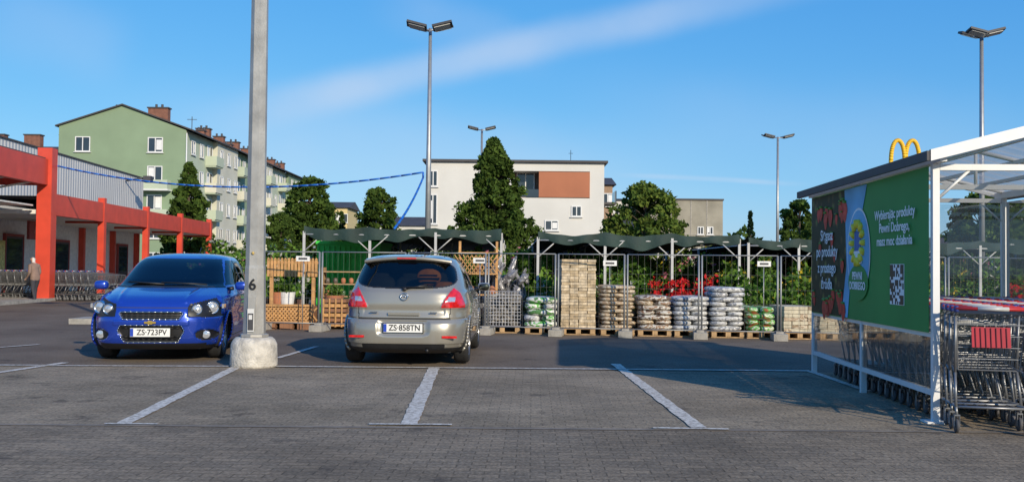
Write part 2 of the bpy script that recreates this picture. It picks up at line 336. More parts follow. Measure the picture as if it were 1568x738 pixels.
# ------------------------------------------------------------ buildings
def windows(mb,M,w_,h_,fm,gm,split=True,sill=None):
    old=mb.M; mb.M=old@M
    mb.box((0,-.015,0),(w_,.03,h_),gm)
    t=.09
    for c,d in(((0,-.05,h_/2-t/2),(w_,.06,t)),((0,-.05,-h_/2+t/2),(w_,.06,t)),((-w_/2+t/2,-.052,0),(t,.06,h_-.004)),((w_/2-t/2,-.052,0),(t,.06,h_-.004))): mb.box(c,d,fm)
    if split: mb.box((0,-.054,0),(t*.9,.06,h_-.01),fm)
    if rnd.random()<.6: mb.box((rnd.choice((-1,1))*w_*.24,-.032,rnd.uniform(-.05,.15)),(w_*.36,.006,h_*rnd.uniform(.5,.8)),fm)
    mb.box((0,-.09,-h_/2-.05),(w_+.2,.16,.06),fm if sill is None else sill)
    mb.M=old
def T(x,y,z,rz=0): return Matrix.Translation((x,y,z))@Matrix.Rotation(rz,4,'Z')
mgreen=mat('green_render',(.22,.30,.19),.9,0,.10,.3); mlg=mat('pale_green_render',(.44,.50,.38),.9,0,.08,.3); mcream=mat('cream_render',(.56,.55,.45),.9,0,.08,.3)
roofd=mat('dark_roof',(.06,.055,.055),.7,0,.2,.8); brick=mat('chimney_brick',(.20,.09,.06),.9,0,.25,3)
def apartment_green():
    mb=MB(); W=12.6;Ht=14.6;Rg=17.0;Ln=56
    mb.add([(-W,0,0),(0,0,0),(0,0,Ht),(-W*.5,0,Rg),(-W,0,Ht+.4)],[(0,1,2,3,4)],0)
    mb.add([(-W,Ln,0),(0,Ln,0),(0,Ln,Ht),(-W*.5,Ln,Rg),(-W,Ln,Ht+.4)],[(4,3,2,1,0)],0)
    y=0;secs=[(0,9,1,0),(9,17,2,.5),(17,26,0,0),(26,34,2,.5),(34,44,1,0),(44,Ln,0,.4)]
    for a,b_,mi,pr in secs:
        mb.bb(-1,pr+.003,a+.01,b_,0,Ht-.02,mi)
    mb.bb(-W,-1,.01,Ln-.01,0,Ht-1,0)
    def slab(x0,z0,x1,z1):
        mb.add([(x0,-.25,z0),(x1,-.25,z1),(x1,Ln+.25,z1),(x0,Ln+.25,z0),(x0,-.25,z0+.14),(x1,-.25,z1+.14),(x1,Ln+.25,z1+.14),(x0,Ln+.25,z0+.14)],
            [(0,3,2,1),(4,5,6,7),(0,1,5,4),(2,3,7,6),(1,2,6,5),(3,0,4,7)],3)
    slab(-W*.5,Rg,.9,Ht-.15); slab(-W-.3,Ht+.2,-W*.5,Rg)
    for fl in range(5):
        zc=1.7+fl*2.85
        for xx in(-10.2,-3.0):
            if fl==4 or xx>-5 or fl%2==1: windows(mb,T(xx,0,zc+.0),1.5,1.5,5,6)
        y=2.2;k=0
        while y<Ln-1:
            pr=[s[3] for s in secs if s[0]<=y<s[1]][0]
            if k%4==2:
                mb.bb(pr+.003,pr+1.2,y-1.3,y+1.3,zc-1.35,zc-.35,2 if fl%2 else 1); mb.bb(pr+.004,pr+1.1,y-1.25,y+1.25,zc-1.5,zc-1.36,1)
                windows(mb,T(pr+.01,y,zc-.1,rad(90)),1.9,1.9,5,6)
            else: windows(mb,T(pr+.01,y,zc,rad(90)),1.3,1.4,5,6)
            y+=2.75;k+=1
    for zc in (9.2,6.3):
        mb.bb(-4.6,-1.4,-1.1,-.003,zc-.55,zc+.35,1); mb.bb(-4.7,-1.3,-1.2,-.004,zc-.7,zc-.56,5)
    for (x,y,z,a,b_,h) in [(-3.4,2,15.5,2.0,.8,1.5),(-8.6,5,16,1,.8,1.4),(-11,14,15,1.5,.8,2),(-2.6,14,15.0,1.5,.8,1.6),(-2.6,20,15.0,1.2,.8,1.5),(-2.6,26,15.0,1.5,.8,1.6),(-2.6,32,15.0,1.2,.8,1.5),(-2.6,38,15.0,1.5,.8,1.6),(-2.6,45,15,1.5,.8,1.5),(-2.6,51,15.0,1.5,.8,1.6),(-1.3,9,14.9,.8,.8,.8),(-.6,17,14.4,.8,.8,.8),(-.6,29,14.4,.8,.8,.8),(-.6,41,14.4,.8,.8,.8)]:
        mb.bb(x-a/2,x+a/2,y-b_/2,y+b_/2,z-1,z+h,4); mb.bb(x-a/2-.1,x+a/2+.1,y-b_/2-.1,y+b_/2+.1,z+h,z+h+.12,3)
        for q in(-.3,.3): mb.tube((x+q,y,z+h),(x+q,y,z+h+.45),.12,3,6)
    mb.tube((-.4,3,14.5),(-.4,3,16.4),.04,3,5); mb.tube((-.9,3,16.1),(.1,3,16.1),.03,3,5)
    mb.tube((.1,-.06,0),(.1,-.06,Ht-.3),.06,5,6)
    return mb
p=at(283,300,97)
make('green_apartment_building',apartment_green(),[mgreen,mlg,mcream,roofd,brick,white,winglass],loc=(p.x,97,0),rz=rad(.3))
mb=MB(); mb.bb(-22,7.5,0,12,0,13.3,0)
mb.add([(-22,-.6,13.3),(8,-.6,13.3),(8,6,16),(-22,6,16),(-22,12.6,13.3),(8,12.6,13.3)],[(0,1,2,3),(3,2,5,4),(1,5,2),(0,3,4),(0,4,5,1)],1)
for fl in range(5):
    for k in range(9): windows(mb,T(-20+k*3.1,0,1.7+fl*2.7),1.4,1.4,3,4)
for x in(-16,-8,-3.5,1,5.5):
    mb.bb(x-1,x+1,5,6,15,17.3,2); mb.bb(x-1.1,x+1.1,4.9,6.1,17.3,17.45,1)
p=at(60,300,118); make('pale_green_apartment_building',mb,[mlg,roofd,brick,white,winglass],loc=(p.x,118,0))
mwht=mat('white_render',(.60,.59,.55),.85,0,.07,.25); terra=mat('terracotta_cladding',(.38,.14,.07),.8,0,.10,.4); brwn=mat('recess_wall',(.2,.13,.1),.85)
p0=at(652,300,85);p1=at(925,300,85); Wd=p1.x-p0.x; Hw=at(800,249,85).z
mb=MB()
sc=Wd/273.0
def wx(u):return (u-652)*sc
def wz(v):return Hw-(v-249)/F*85
rx0,rx1=wx(787),wx(903)
mb.bb(0,rx0,0,14,0,Hw,0); mb.bb(rx1,Wd,0,14,0,Hw,0)
mb.bb(rx0+.002,rx1-.002,0,14,wz(262),Hw-.002,0); mb.bb(rx0+.002,rx1-.002,0,14,0,wz(303),0)
mb.bb(rx0,rx1,1.8,13.9,wz(303)+.01,wz(262)-.01,4)
mb.bb(wx(825),wx(903)-.01,-.08,.3,wz(302),wz(263),1)
mb.bb(rx0,wx(825),-.05,.04,wz(302),wz(290),3)
windows(mb,T(wx(805),1.8,wz(278)),1.6,1.9,2,3)
mb.bb(-.3,Wd+.3,-.3,14.3,Hw+.002,Hw+.2,5)
for u,v,ww,hh in[(883,323,.9,.95),(663,322,.8,2.6),(663,275,.8,1.4),(745,323,1.5,1.5),(845,345,1.2,.9)]:
    windows(mb,T(wx(u),0,wz(v)),ww,hh,2,3)
for fl in range(3):
    zc=wz(283)-fl*3
    mb.bb(Wd-2.2,Wd+1.3,2,5,zc-1.5,zc-1.3,5); mb.bb(Wd+1.2,Wd+1.3,2,5,zc-1.3,zc-.3,3)
    windows(mb,T(Wd,6.5,zc,rad(90)),1.5,1.5,2,3)
for x in(6.5,9.5,12.7):
    mb.tube((x,5,Hw),(x,5,Hw+.7),.2,5,8)
mb.tube((12.8,4,Hw),(12.8,4,Hw+1.6),.03,3,5); mb.tube((12.6,4,Hw+1.3),(13.0,4,Hw+1.3),.02,3,5)
make('white_apartment_building',mb,[mwht,terra,white,winglass,brwn,roofd],loc=(p0.x,85,0))
def simple_building(name,u0,u1,vt,Y,wall,depth=10,nw=5,roof=None,flo=3,ww=1.3):
    a=at(u0,vt,Y);b_=at(u1,vt,Y);W=b_.x-a.x;H=a.z; mb=MB(); mb.bb(0,W,0,depth,0,H,0)
    if roof: 
        mb.add([(-.4,-.4,H),(W+.4,-.4,H),(W+.4,depth/2,H+roof),(-.4,depth/2,H+roof),(-.4,depth+.4,H),(W+.4,depth+.4,H)],[(0,1,2,3),(3,2,5,4),(1,5,2),(0,3,4),(0,4,5,1)],3)
    else: mb.bb(-.15,W+.15,-.15,depth+.15,H+.002,H+.25,3)
    n=max(1,int(H/2.9))
    for fl in range(n):
        for k in range(nw): windows(mb,T(W*(k+.5)/nw,0,H-1.6-fl*2.9),ww,1.4,1,2)
    return make(name,mb,[wall,white,winglass,roofd],loc=(a.x,Y,0))
simple_building('brick_apartment_building',908,938,283,105,mat('tan_brick',(.3,.2,.13),.9),10,2,1.2)
simple_building('cream_apartment_building',936,975,306,118,mwht,10,3,.5)
cw=mat('grey_concrete_wall',(.29,.27,.215),.95,0,.25,.5)
a=at(985,306,110);b_=at(1107,306,110);W=b_.x-a.x;H=a.z;mb=MB();mb.bb(0,W,0,14,0,H,0); mb.bb(-.1,W+.1,-.12,14.1,H+.002,H+.18,3)
for k in range(1,5): mb.bb(W*k/5-.06,W*k/5+.06,-.03,-.002,0,H-.01,4)
for zq in(2.6,5.2): mb.bb(0,W,-.025,-.0015,zq,zq+.1,4)
for k in (0,1): windows(mb,T(W*(.72+.12*k),0,H-3.4),.7,.9,1,2)
make('grey_concrete_building',mb,[cw,white,winglass,roofd,conc],loc=(a.x,110,0))
simple_building('yellow_house',498,532,318,150,mat('yellow_render',(.6,.48,.24),.9),10,3,1.2)
simple_building('white_house',560,660,345,140,mwht,10,6,1.5)
for i,(u0,u1,vt,Y) in enumerate([(1100,1150,400,100),(1160,1220,402,110),(1290,1350,396,105),(1440,1530,395,100),(880,930,398,100)]):
    simple_building('brick_house',u0,u1,vt,Y,mat('red_roof_house',(.45,.3,.2),.9),8,3,2.2)
# ------------------------------------------------------------ store on the left
def store():
    mb=MB()
    mb.bb(-12,-3.8,-14,23,0,3.75,1); mb.bb(-12,-3.75,-14,23.3,3.755,6.3,2); mb.bb(-12.1,-3.68,-14.1,23.4,6.302,6.36,7)
    mb.bb(-3.7,0,-.0,24,3.05,3.2,1); mb.bb(-.14,.06,.25,24.2,3.03,3.8,0); mb.bb(-3.7,-.2,24.0,24.2,3.03,3.8,0); mb.bb(-3.6,-.15,.3,23.9,3.6,3.7,7)
    for i,y in enumerate([5.7,11.6,17.5,23.8]): 
        mb.bb(-.17,.09,y-.13,y+.13,0,4.0,0); mb.bb(-.3,.22,y-.26,y+.26,0,.12,5)
        mb.tube((-.05,y,3.0),(-1.5,y,3.0),.05,0)
    mb.bb(-.25,.25,-.24,.24,0,5.35,0)
    mb.bb(-.1,.12,-14,-.25,4.05,4.95,0); mb.bb(-3.7,-.11,-14,-.25,4.3,4.5,1); mb.bb(-.05,.05,-14,-.3,4.95,5.0,7)
    mb.bb(-3.9,-.26,-.12,.12,4.05,4.95,0)
    for y in range(-13,0,2): mb.tube((-3.7,y,3.4),(-.1,y,4.1),.04,1)
    mb.bb(-3.6,-.3,-14,-.4,3.3,3.35,1)
    for y in(-10,-5.2): mb.bb(-.2,.2,y-.2,y+.2,0,4.05,0)
    for y in(-2.6,1.4,4.2,9,13.6,18,22): mb.bb(-3.8,-3.55,y-.12,y+.12,0,3.04,0)
    for y0,y1,h in[(-1.8,-.6,2.5),(5.4,7.0,2.4),(10,12,2.3),(19,20.5,2.3)]:
        mb.bb(-3.8,-3.7,y0,y1,0,h,4); mb.bb(-3.8,-3.68,y0-.08,y0-.001,0,h,6); mb.bb(-3.8,-3.68,y1+.001,y1+.08,0,h,6); mb.bb(-3.8,-3.68,y0-.08,y1+.08,h+.001,h+.1,6); mb.bb(-3.7,-3.69,y0+.1,y1-.1,.9,h-.1,3)
    for y0,y1 in [(-12,-9),(-8,-6),(-5,-3)]:
        mb.bb(-3.8,-3.7,y0,y1,.1,2.9,3); mb.bb(-3.8,-3.66,y0-.1,y0,.0,3,0); mb.bb(-3.8,-3.66,(y0+y1)/2-.05,(y0+y1)/2+.05,.101,2.9,0)
    mb.bb(-2.4,-2.3,4.2,6.6,2.25,2.98,6); mb.bb(-3.7,-3.6,4.6,5.1,1.0,2.2,8); mb.bb(-3.7,-3.6,.0,1.1,1.2,2.4,8)
    mb.tube((-3.7,20,5.9),(-2.6,20,6.1),.05,4); mb.box((-2.5,20,6.0),(.4,.5,.35),4)
    mb.bb(-2,.3,-14,24.5,0,.1,5)
    return mb
corr=corrmat('corrugated_cladding',(.58,.57,.55),.3,'Y')
ps=gnd(68,460.5); rzS=math.atan2(1.6,24)
swall=mat('store_white_wall',(.70,.69,.64),.8)
st=make('supermarket_building',store(),[red,swall,corr,winglass,dark,conc,mat('maroon_trim',(.3,.05,.04),.6),roofd,mat('poster_yellow',(.7,.6,.2),.6,0,.4,9)],loc=ps,rz=rzS)
text('APTEKA',(-2.29,5.4,2.62),(0,1,0),(0,0,1),.42,mat('faded_letter',(.5,.3,.25),.6),st)
# ------------------------------------------------------------ lamps
def lamp(name,u,vtop,Y,H=None,rb=.09,rt=.045,sp=.45,heads=2,ub=None):
    p=at(u,vtop,Y); H=p.z if H is None else H; mb=MB()
    mb.tube((0,0,0),(0,0,H),rb,0,10,rt); mb.tube((0,0,0),(0,0,.35),rb*2,2,12,rb*1.8)
    mb.tube((-sp,0,H-.05),(sp,0,H-.05),.03,0,6)
    for sx in(-1,1):
        for k in range(heads):
            rr=Matrix.Rotation(rad(-14*sx),3,'Y')@Matrix.Rotation(rad(12 if k else -12),3,'X')
            mb.box((sx*sp*(1.15),(-.28 if k==0 else .28),H+.02+.05*k),(.62,.36,.07),1,rr); mb.box((sx*sp*1.15,(-.28 if k==0 else .28),H-.03+.05*k),(.5,.26,.03),3,rr)
            mb.tube((sx*sp*.9,0,H-.05),(sx*sp*1.1,(-.25 if k==0 else .25),H),.02,0,5)
    return make(name,mb,[galv,dark,conc,mat('lamp_glass',(.5,.5,.48),.2)],loc=(p.x,Y,0))
lamp('street_lamp',659,44,30,rb=.11,rt=.05,sp=.34)
lamp('street_lamp',738,198,58,rb=.1,rt=.06,sp=.45)
lamp('street_lamp',1191,210,58,rb=.1,rt=.06,sp=.5)
lamp('street_lamp',1503,54,31,rb=.1,rt=.06,sp=.22)
pb=gnd(388.5,561); mb=MB()
mb.lathe([(0,0),(.30,0),(.31,.03),(.30,.30),(.27,.36),(.235,.39),(.0,.40)],Matrix.Identity(4),36,1)
mb.lathe([(.155,.38),(.15,.42),(.135,1.3),(.128,1.34),(.09,9.2),(.0,9.2)],Matrix.Rotation(rad(22.5),4,'Z'),8,0,False)
mb.lathe([(.17,.39),(.19,.40),(.19,.43),(.16,.44)],Matrix.Identity(4),8,0,False)
mb.bb(-.05,.05,-.150,-.11,.50,.92,0)
mb.tube((-.6,0,9.1),(.6,0,9.1),.04,0)
for sx in(-1,1):
    for k in(-1,1): mb.box((sx*.7,k*.25,9.15),(.6,.35,.1),2,Matrix.Rotation(rad(-14*sx),3,'Y'))
mb.box((-.01,-.155,.62),(.085,.012,.30),3); mb.box((-.01,-.163,.60),(.07,.008,.22),2); mb.box((-.01,-.168,.66),(.045,.006,.06),3); 
mb.ell((0,-.135,1.50),(.02,.012,.02),4,10,6)
polem=mat('galvanised_pole',(.38,.37,.34),.5,.35,.2,4,.15,30)
basem=mat('painted_concrete_base',(.50,.47,.41),.9,0,.3,9,.8,35)
po=make('lamp_post_with_concrete_base',mb,[polem,basem,dark,mat('sticker',(.6,.6,.58),.5),mat('brass',(.5,.35,.1),.4)],loc=pb)
text('6',(.0,-.140,1.08),(1,0,0),(0,0,1),.20,black,po,bold=.004)
# ------------------------------------------------------------ blue rope
mb=MB(); a=at(78,252,34.8); b_=at(648,264,29.8); pts=[]
for i in range(41):
    t=i/40; q=a.lerp(b_,t); q.z-=4*t*(1-t)*.62; pts.append(q)
mb.path(pts,.03,0,6); c=at(648,272,29.8); d=at(604,350,23)
pts=[c.lerp(d,i/10)-Vector((0,0,4*(i/10)*(1-i/10)*.12)) for i in range(11)]; mb.path(pts,.03,0,6); mb.tube(b_,c,.03)
make('blue_rope_garland',mb,[mat('blue_plastic',(.01,.12,.5),.4)])
# ------------------------------------------------------------ cars
def pchip(Y,q):
    Y=np.array(Y,float);n=len(Y);d=np.diff(Y);m=np.zeros(n)
    for i in range(1,n-1):
        m[i]=0 if d[i-1]*d[i]<=0 else 2*d[i-1]*d[i]/(d[i-1]+d[i])
    m[0]=d[0];m[-1]=d[-1]
    i=np.clip(np.floor(q).astype(int),0,n-2);t=q-i
    return (2*t**3-3*t**2+1)*Y[i]+(t**3-2*t**2+t)*m[i]+(-2*t**3+3*t**2)*Y[i+1]+(t**3-t**2)*m[i+1]
def sup(x,z,cx,cz,hx,hz,n=6): return (np.abs(x-cx)/hx)**n+(np.abs(z-cz)/hz)**n
def car(name,K,classify,disp,wheels,loc,rz,mats,extras,rows=160,nq=(120,120)):
    K=np.array(K);q=np.linspace(0,len(K)-1,rows)
    cols=[pchip(K[:,i],q) for i in range(K.shape[1])]
    Z,YR,YF,W,NR,NF=cols
    fr=np.interp(np.linspace(0,1,nq[0]),[0,.7,1],[0,.42,1]); ff=1-np.interp(np.linspace(0,1,nq[1]),[0,.7,1],[0,.42,1])[::-1]
    ff=np.sort(ff); t=np.linspace(0,math.pi/2,500)
    G=[]
    for i in range(rows):
        ym=(YR[i]+YF[i])/2; h=[]
        x=W[i]*np.sin(t)**(2/NR[i]);y=ym-(ym-YR[i])*np.cos(t)**(2/NR[i])
        s=np.concatenate([[0],np.cumsum(np.hypot(np.diff(x),np.diff(y)))]);s/=s[-1]
        xr=np.interp(fr,s,x);yr=np.interp(fr,s,y)
        x=W[i]*np.cos(t)**(2/NF[i]);y=ym+(YF[i]-ym)*np.sin(t)**(2/NF[i]); x[-1]=0;y[0]=ym
        s=np.concatenate([[0],np.cumsum(np.hypot(np.diff(x),np.diff(y)))]);s/=s[-1]
        xf=np.interp(ff,s,x);yf=np.interp(ff,s,y)
        X=np.concatenate([xr,xf[1:]]);Y=np.concatenate([yr,yf[1:]])
        G.append(np.stack([np.concatenate([X,-X[1:-1][::-1]]),np.concatenate([Y,Y[1:-1][::-1]]),np.full(2*len(X)-2,Z[i])],1))
    G=np.array(G); R_,C_=G.shape[:2]
    du=np.roll(G,-1,1)-np.roll(G,1,1); dv=np.gradient(G,axis=0); nn=np.cross(du,dv); nn/=np.linalg.norm(nn,axis=2)[...,None]+1e-9
    env=dict(W=W[:,None],YR=YR[:,None],YF=YF[:,None])
    G=G+nn*disp(G[...,0],G[...,1],G[...,2],env)[...,None]
    c=(G[:-1]+np.roll(G[:-1],-1,1)+G[1:]+np.roll(G[1:],-1,1))/4
    e2=dict(W=W[:-1,None],YR=YR[:-1,None],YF=YF[:-1,None],n=nn[:-1])
    mi=classify(c[...,0],c[...,1],c[...,2],e2)
    for (yc,zc,ra) in wheels:
        mi=np.where((np.abs(c[...,0])>.45)&(np.hypot(c[...,1]-yc,c[...,2]-zc)<ra),-1,mi)
    mb=MB(); mb.v=[tuple(p) for p in G.reshape(-1,3)]
    for i in range(R_-1):
        for j in range(C_):
            k=mi[i,j]
            if k<0: continue
            j2=(j+1)%C_; mb.f.append((i*C_+j,i*C_+j2,(i+1)*C_+j2,(i+1)*C_+j)); mb.m.append(int(k)); mb.s.append(True)
    mb.f.append(tuple(range((R_-1)*C_,R_*C_))); mb.m.append(0); mb.s.append(True)
    body=make(name,mb,mats,loc=loc,rz=rz)
    mb=MB()
    mb.bb(-.62,.62,.25,K[:,2].max()-.25,.17,.45,2)
    zz=K[:,0]
    for (yc,zc,ra) in wheels:
        for sx in(-1,1):
            arc=[]
            for k in range(25):
                a=-.35+(math.pi+.7)*k/24; y=yc+ra*math.cos(a);zq=zc+ra*math.sin(a); wv=float(np.interp(zq,Z[:rows//2],W[:rows//2])); arc.append(Vector((sx*(wv-.018),y,max(zq,.19))))
            vs=[];
            for p_ in arc: vs+= [p_,Vector((sx*.45,p_.y,p_.z))]
            mb.add(vs,[(2*i,2*i+1,2*i+3,2*i+2) for i in range(24)],2)
            mb.path(arc,.017,0,6)
            mb.bb(sx*.45-.005,sx*.45+.005,yc-ra,yc+ra,.18,zc+ra,2)
            Mx=Matrix.Translation((sx*.745,yc,zc))@Matrix.Rotation(rad(90*sx),4,'Y')
            r_=zc
            mb.lathe([(r_*.62,-.10),(r_*.9,-.105),(r_*.985,-.08),(r_,-.04),(r_,.04),(r_*.985,.08),(r_*.9,.105),(r_*.68,.10),(r_*.64,.085)],Mx,36,6)
            mb.lathe([(r_*.66,.095),(r_*.62,.06),(r_*.6,-.05),(0.01,-.05)],Mx,36,7)
            mb.lathe([(r_*.16,.05),(.02,.075),(0.001,.075)],Mx,16,7)
            for k in range(5):
                for dd in(-.09,.09):
                    a=2*math.pi*k/5+dd; b2=2*math.pi*k/5+dd*1.6
                    p0=Mx@Vector((.05*math.cos(a),.05*math.sin(a),.06)); p1=Mx@Vector((r_*.63*math.cos(b2),r_*.63*math.sin(b2),.075)); mb.tube(p0,p1,.016,7,5)
            mb.lathe([(0.03,-.02),(.11,-.02),(.11,-.03)],Mx,20,4)
    Lc=K[:,2].max()
    mb.bb(-.66,.66,.5,Lc-1.15,.45,.60,8)
    for sx in(-.36,.36):
        mb.ell((sx,1.75,.72),(.25,.28,.14),8,12,8,4); mb.ell((sx,1.52,1.0),(.24,.09,.32),8,12,8,4,Matrix.Rotation(rad(10),3,'X')); mb.ell((sx,1.46,1.31),(.13,.06,.09),8,12,8,3)
    for sx in(-.42,0,.42):
        mb.ell((sx,.82,.92),(.22,.09,.28),8,12,8,4,Matrix.Rotation(rad(10),3,'X')); mb.ell((sx,.78,1.2),(.12,.05,.08),8,12,8,3)
    mb.ell((0,Lc-1.45,.92),(.66,.32,.1),8,20,8,4); mb.bb(-.62,.62,.32,.75,.93,.95,8)
    mb.lathe([(.17,-.015),(.19,0),(.17,.015),(.155,0),(.17,-.015)],Matrix.Translation((-.36,Lc-1.75,1.0))@Matrix.Rotation(rad(70),4,'X'),24,2)
    mb.ell((0,Lc-1.72,1.33),(.12,.02,.035),2,12,8,4)
    mxw=float(K[:,3].max())-.869
    for sx in(-1,1):
        mb.ell((sx*(.95+mxw),Lc-1.30,1.02),(.10,.08,.066),0,16,10,3); mb.tube((sx*.8,Lc-1.3,.97),(sx*.89,Lc-1.3,.99),.03,2); mb.ell((sx*(.955+mxw),Lc-1.365,1.02),(.08,.02,.05),1,14,8,3)
        mb.ell((sx*(.885+mxw),Lc-2.35,.86),(.018,.11,.018),0,8,12,3)
    extras(mb)
    make('fittings',mb,mats,parent=body)
    return body
tyre=mat('tyre_rubber',(.018,.018,.018),.85,0,.3,20); rim=mat('alloy_rim',(.42,.42,.43),.3,.8,.05)
cglass=glassmat('car_glass',(.30,.34,.33),.02)
chrome=mat('chrome',(.75,.76,.77),.12,1,.02); lred=mat('red_lens',(.55,.012,.012),.12,0,.35,14,coat=1); lclr=mat('clear_lens',(.6,.62,.64),.1,.6,.2,20,coat=1)
intr=mat('car_interior',(.035,.034,.034),.85,0,.2,6)
pw=mat('plate_white',(.74,.74,.70),.4,0,.02); pblue=mat('plate_blue',(.02,.06,.4),.4)
orange=mat('plush_orange',(.7,.22,.04),.9,0,.2,9)
def paint(name,c,metal,rough=.28):
    m=mat(name,c,rough,metal,.04,1.2,coat=1); return m
KC=[(.17,.16,3.84,.77,5,4),(.23,.06,3.92,.82,5.5,4),(.33,.01,3.97,.85,5.5,4),(.47,.0,4.0,.862,5.5,4),(.56,.012,4.0,.866,5.5,4),(.62,.05,3.98,.868,5.5,4),(.72,.075,3.93,.869,5.5,4),(.85,.085,3.83,.862,5.5,4),
(.92,.10,3.66,.85,5.2,4),(.98,.12,3.3,.832,5,4),(1.02,.145,2.98,.812,4.6,4),(1.10,.19,2.84,.785,4.4,4),(1.20,.25,2.65,.748,4.2,4),(1.30,.315,2.44,.705,4,4),(1.40,.375,2.24,.655,3.8,4),(1.445,.41,2.08,.605,3.6,3.6),
(1.48,.54,1.88,.50,3.2,3.2),(1.503,.85,1.65,.32,2.8,2.8),(1.512,1.2,1.4,.06,2.2,2.2)]
def seamline(v,c,w=.007): return np.abs(v-c)<w
def clsC(x,y,z,e):
    ax=np.abs(x); m=np.zeros(x.shape,int); rear=(y<e['YR']+.45); 
    side=ax>.90*e['W']
    m=np.where(z<.25,2,m)
    sg=(z>1.015+.02*(2.9-y)/2.5)&(z<1.39)&(y>e['YR']+.62)&(y<e['YF']-.30)&side
    m=np.where(sg,1,m); m=np.where(sg&(np.abs(y-1.55)<.045),2,m)
    ws=(z>1.03)&(z<1.40)&(y>e['YF']-.6)&(ax<.87*e['W'])&~sg; m=np.where(ws,1,m)
    zc,hz=1.23,.18; hw=.70-.24*(z-1.04); rw=sup(x,z,0,zc,hw,hz,3.6); m=np.where(rear&(rw<1),1,m); m=np.where(rear&(rw>=1)&(sup(x,z,0,zc,hw+.018,hz+.016,3.6)<1),2,m)
    inner=.49+.21*np.clip((z-.78)/.34,0,1)**1.2; lamp=(ax>inner)&(z>.78+.02*(ax-.5))&(z<1.10)&(y<.36-.5*np.clip(z-.9,0,1))
    m=np.where(rear&lamp,3,m)
    cl=rear&lamp&(z>.86)&(z<.925)&(ax<.68+0*z)&(ax>inner+.03); m=np.where(cl,4,m)
    tg=(ax<.62)&(np.abs(z-.635)<.007); tg|=(np.abs(ax-(.615))<.006)&(z>.635)&(z<.78)
    m=np.where(rear&tg,5,m)
    m=np.where(side&(y>.4)&(np.abs(z-.30)<.012)&(y<3.4),2,m)
    for yy in(1.62,2.75): m=np.where(side&(np.abs(y-yy)<.008)&(z>.3)&(z<1.02),5,m)
    m=np.where(side&seamline(y,.36,.006)&(z<.66)&(z>.3),5,m)
    hl=(y>3.3)&(ax>.45)&(z>.66)&(z<.84); m=np.where(hl,4,m)
    gr=(y>3.7)&(ax<.4)&(z>.35)&(z<.6); m=np.where(gr,2,m)
    m=np.where(rear&(z<.31)&(ax<.55),2,m)
    return m
def dspC(x,y,z,e):
    ax=np.abs(x); rear=(y<e['YR']+.45); d=np.zeros(x.shape)
    d-=np.where(rear,.028*np.clip(1.6-1.6*sup(x,z,0,.515,.36,.105,6),0,1),0)
    d-=np.where(rear&(np.abs(z-.635)<.009)&(ax<.8),.012,0)
    inner=.49+.21*np.clip((z-.78)/.34,0,1)**1.2
    d+=np.where(rear&(ax>inner)&(z>.78)&(z<1.10)&(y<.36),.012,0)
    d+=np.where((z>.30)&(z<.62)&rear,.014,0)
    d-=np.where(rear,.014*np.exp(-((z-.74)/.05)**2)*(ax<.55),0)
    d+=.012*np.exp(-((z-.80-.03*y)/.04)**2)*(ax>.7)
    d-=.012*np.exp(-((z-.62)/.09)**2)*(ax>.8)*(y>1)*(y<3)
    return d
def exC(mb):
    mb.box((0,-.004,.515),(.52,.012,.115),9); mb.box((-.238,-.011,.515),(.04,.004,.105),10)
    mb.box((0,.002,.515),(.545,.012,.135),2)
    mb.lathe([(.045,0),(.055,.01),(.045,.02),(.045,0)],Matrix.Translation((0,.083,.93))@Matrix.Rotation(rad(80),4,'X'),24,11); mb.tube((-.06,.08,.93),(.06,.08,.93),.008,11)
    mb.box((0,.055,.70),(.42,.03,.035),0)
    for sx in(-1,1): mb.box((sx*.62,.005,.40),(.2,.012,.03),3); mb.box((sx*.40,.05,.72),(.10,.012,.015),11)
    mb.tube((.32,.07,.22),(.32,.02,.21),.025,2,10)
    vs=[];n=14
    for i in range(n+1):
        t=-1+2*i/n; x=t*.59; yb=.32+.07*t*t; z0=1.455-.05*t*t
        vs+=[(x,yb+.22,z0+.035),(x,yb,z0+.006),(x,yb+.015,z0-.028),(x,yb+.16,z0-.05)]
    fs=[]
    for i in range(n):
        for k in range(4): a=i*4+k;b2=i*4+(k+1)%4; fs.append((a,b2,b2+4,a+4))
    mb.add(vs,fs,0,True); mb.box((0,.325,1.443),(.26,.02,.018),3)
    mb.tube((.0,.13,1.03),(.30,.155,1.09),.010,2); mb.tube((-.05,.12,1.05),(.38,.14,1.07),.008,2); mb.ell((0,.12,1.03),(.035,.03,.025),2)
    mb.ell((.30,.38,1.19),(.17,.05,.115),12,16,12,2.2); mb.box((.30,.325,1.17),(.3,.01,.025),2); mb.box((.30,.328,1.215),(.24,.01,.02),2); mb.box((.31,.33,1.12),(.2,.01,.02),2)
    mb.ell((.5,.5,1.07),(.14,.08,.06),12,12,8,3)
    mb.ell((.0,.6,1.02),(.25,.1,.05),8,12,8,3)
    mb.tube((.5,.55,1.46),(.5,.35,1.56),.004,2)
silver=paint('champagne_paint',(.335,.315,.265),.5,.33)
seam=mat('panel_gap',(.03,.03,.03),.7)
base_m=lambda p_:[p_,cglass,black,lred,lclr,seam,tyre,rim,intr,pw,pblue,chrome,orange]
g0=gnd(628,555)
corsa=car('hatchback_car',KC,clsC,dspC,[(.70,.305,.345),(3.2,.305,.345)],(g0.x-.03,g0.y-.70,0.012),rad(-1.0),base_m(silver),exC)
def plate_text(s,org,right,parent,size=.108): text(s,org,right,(0,0,1),size,black,parent,bold=.0015,sx=.92,ext=.001)
plate_text('ZS·858TN',(.022,-.0125,.515),(1,0,0),corsa)
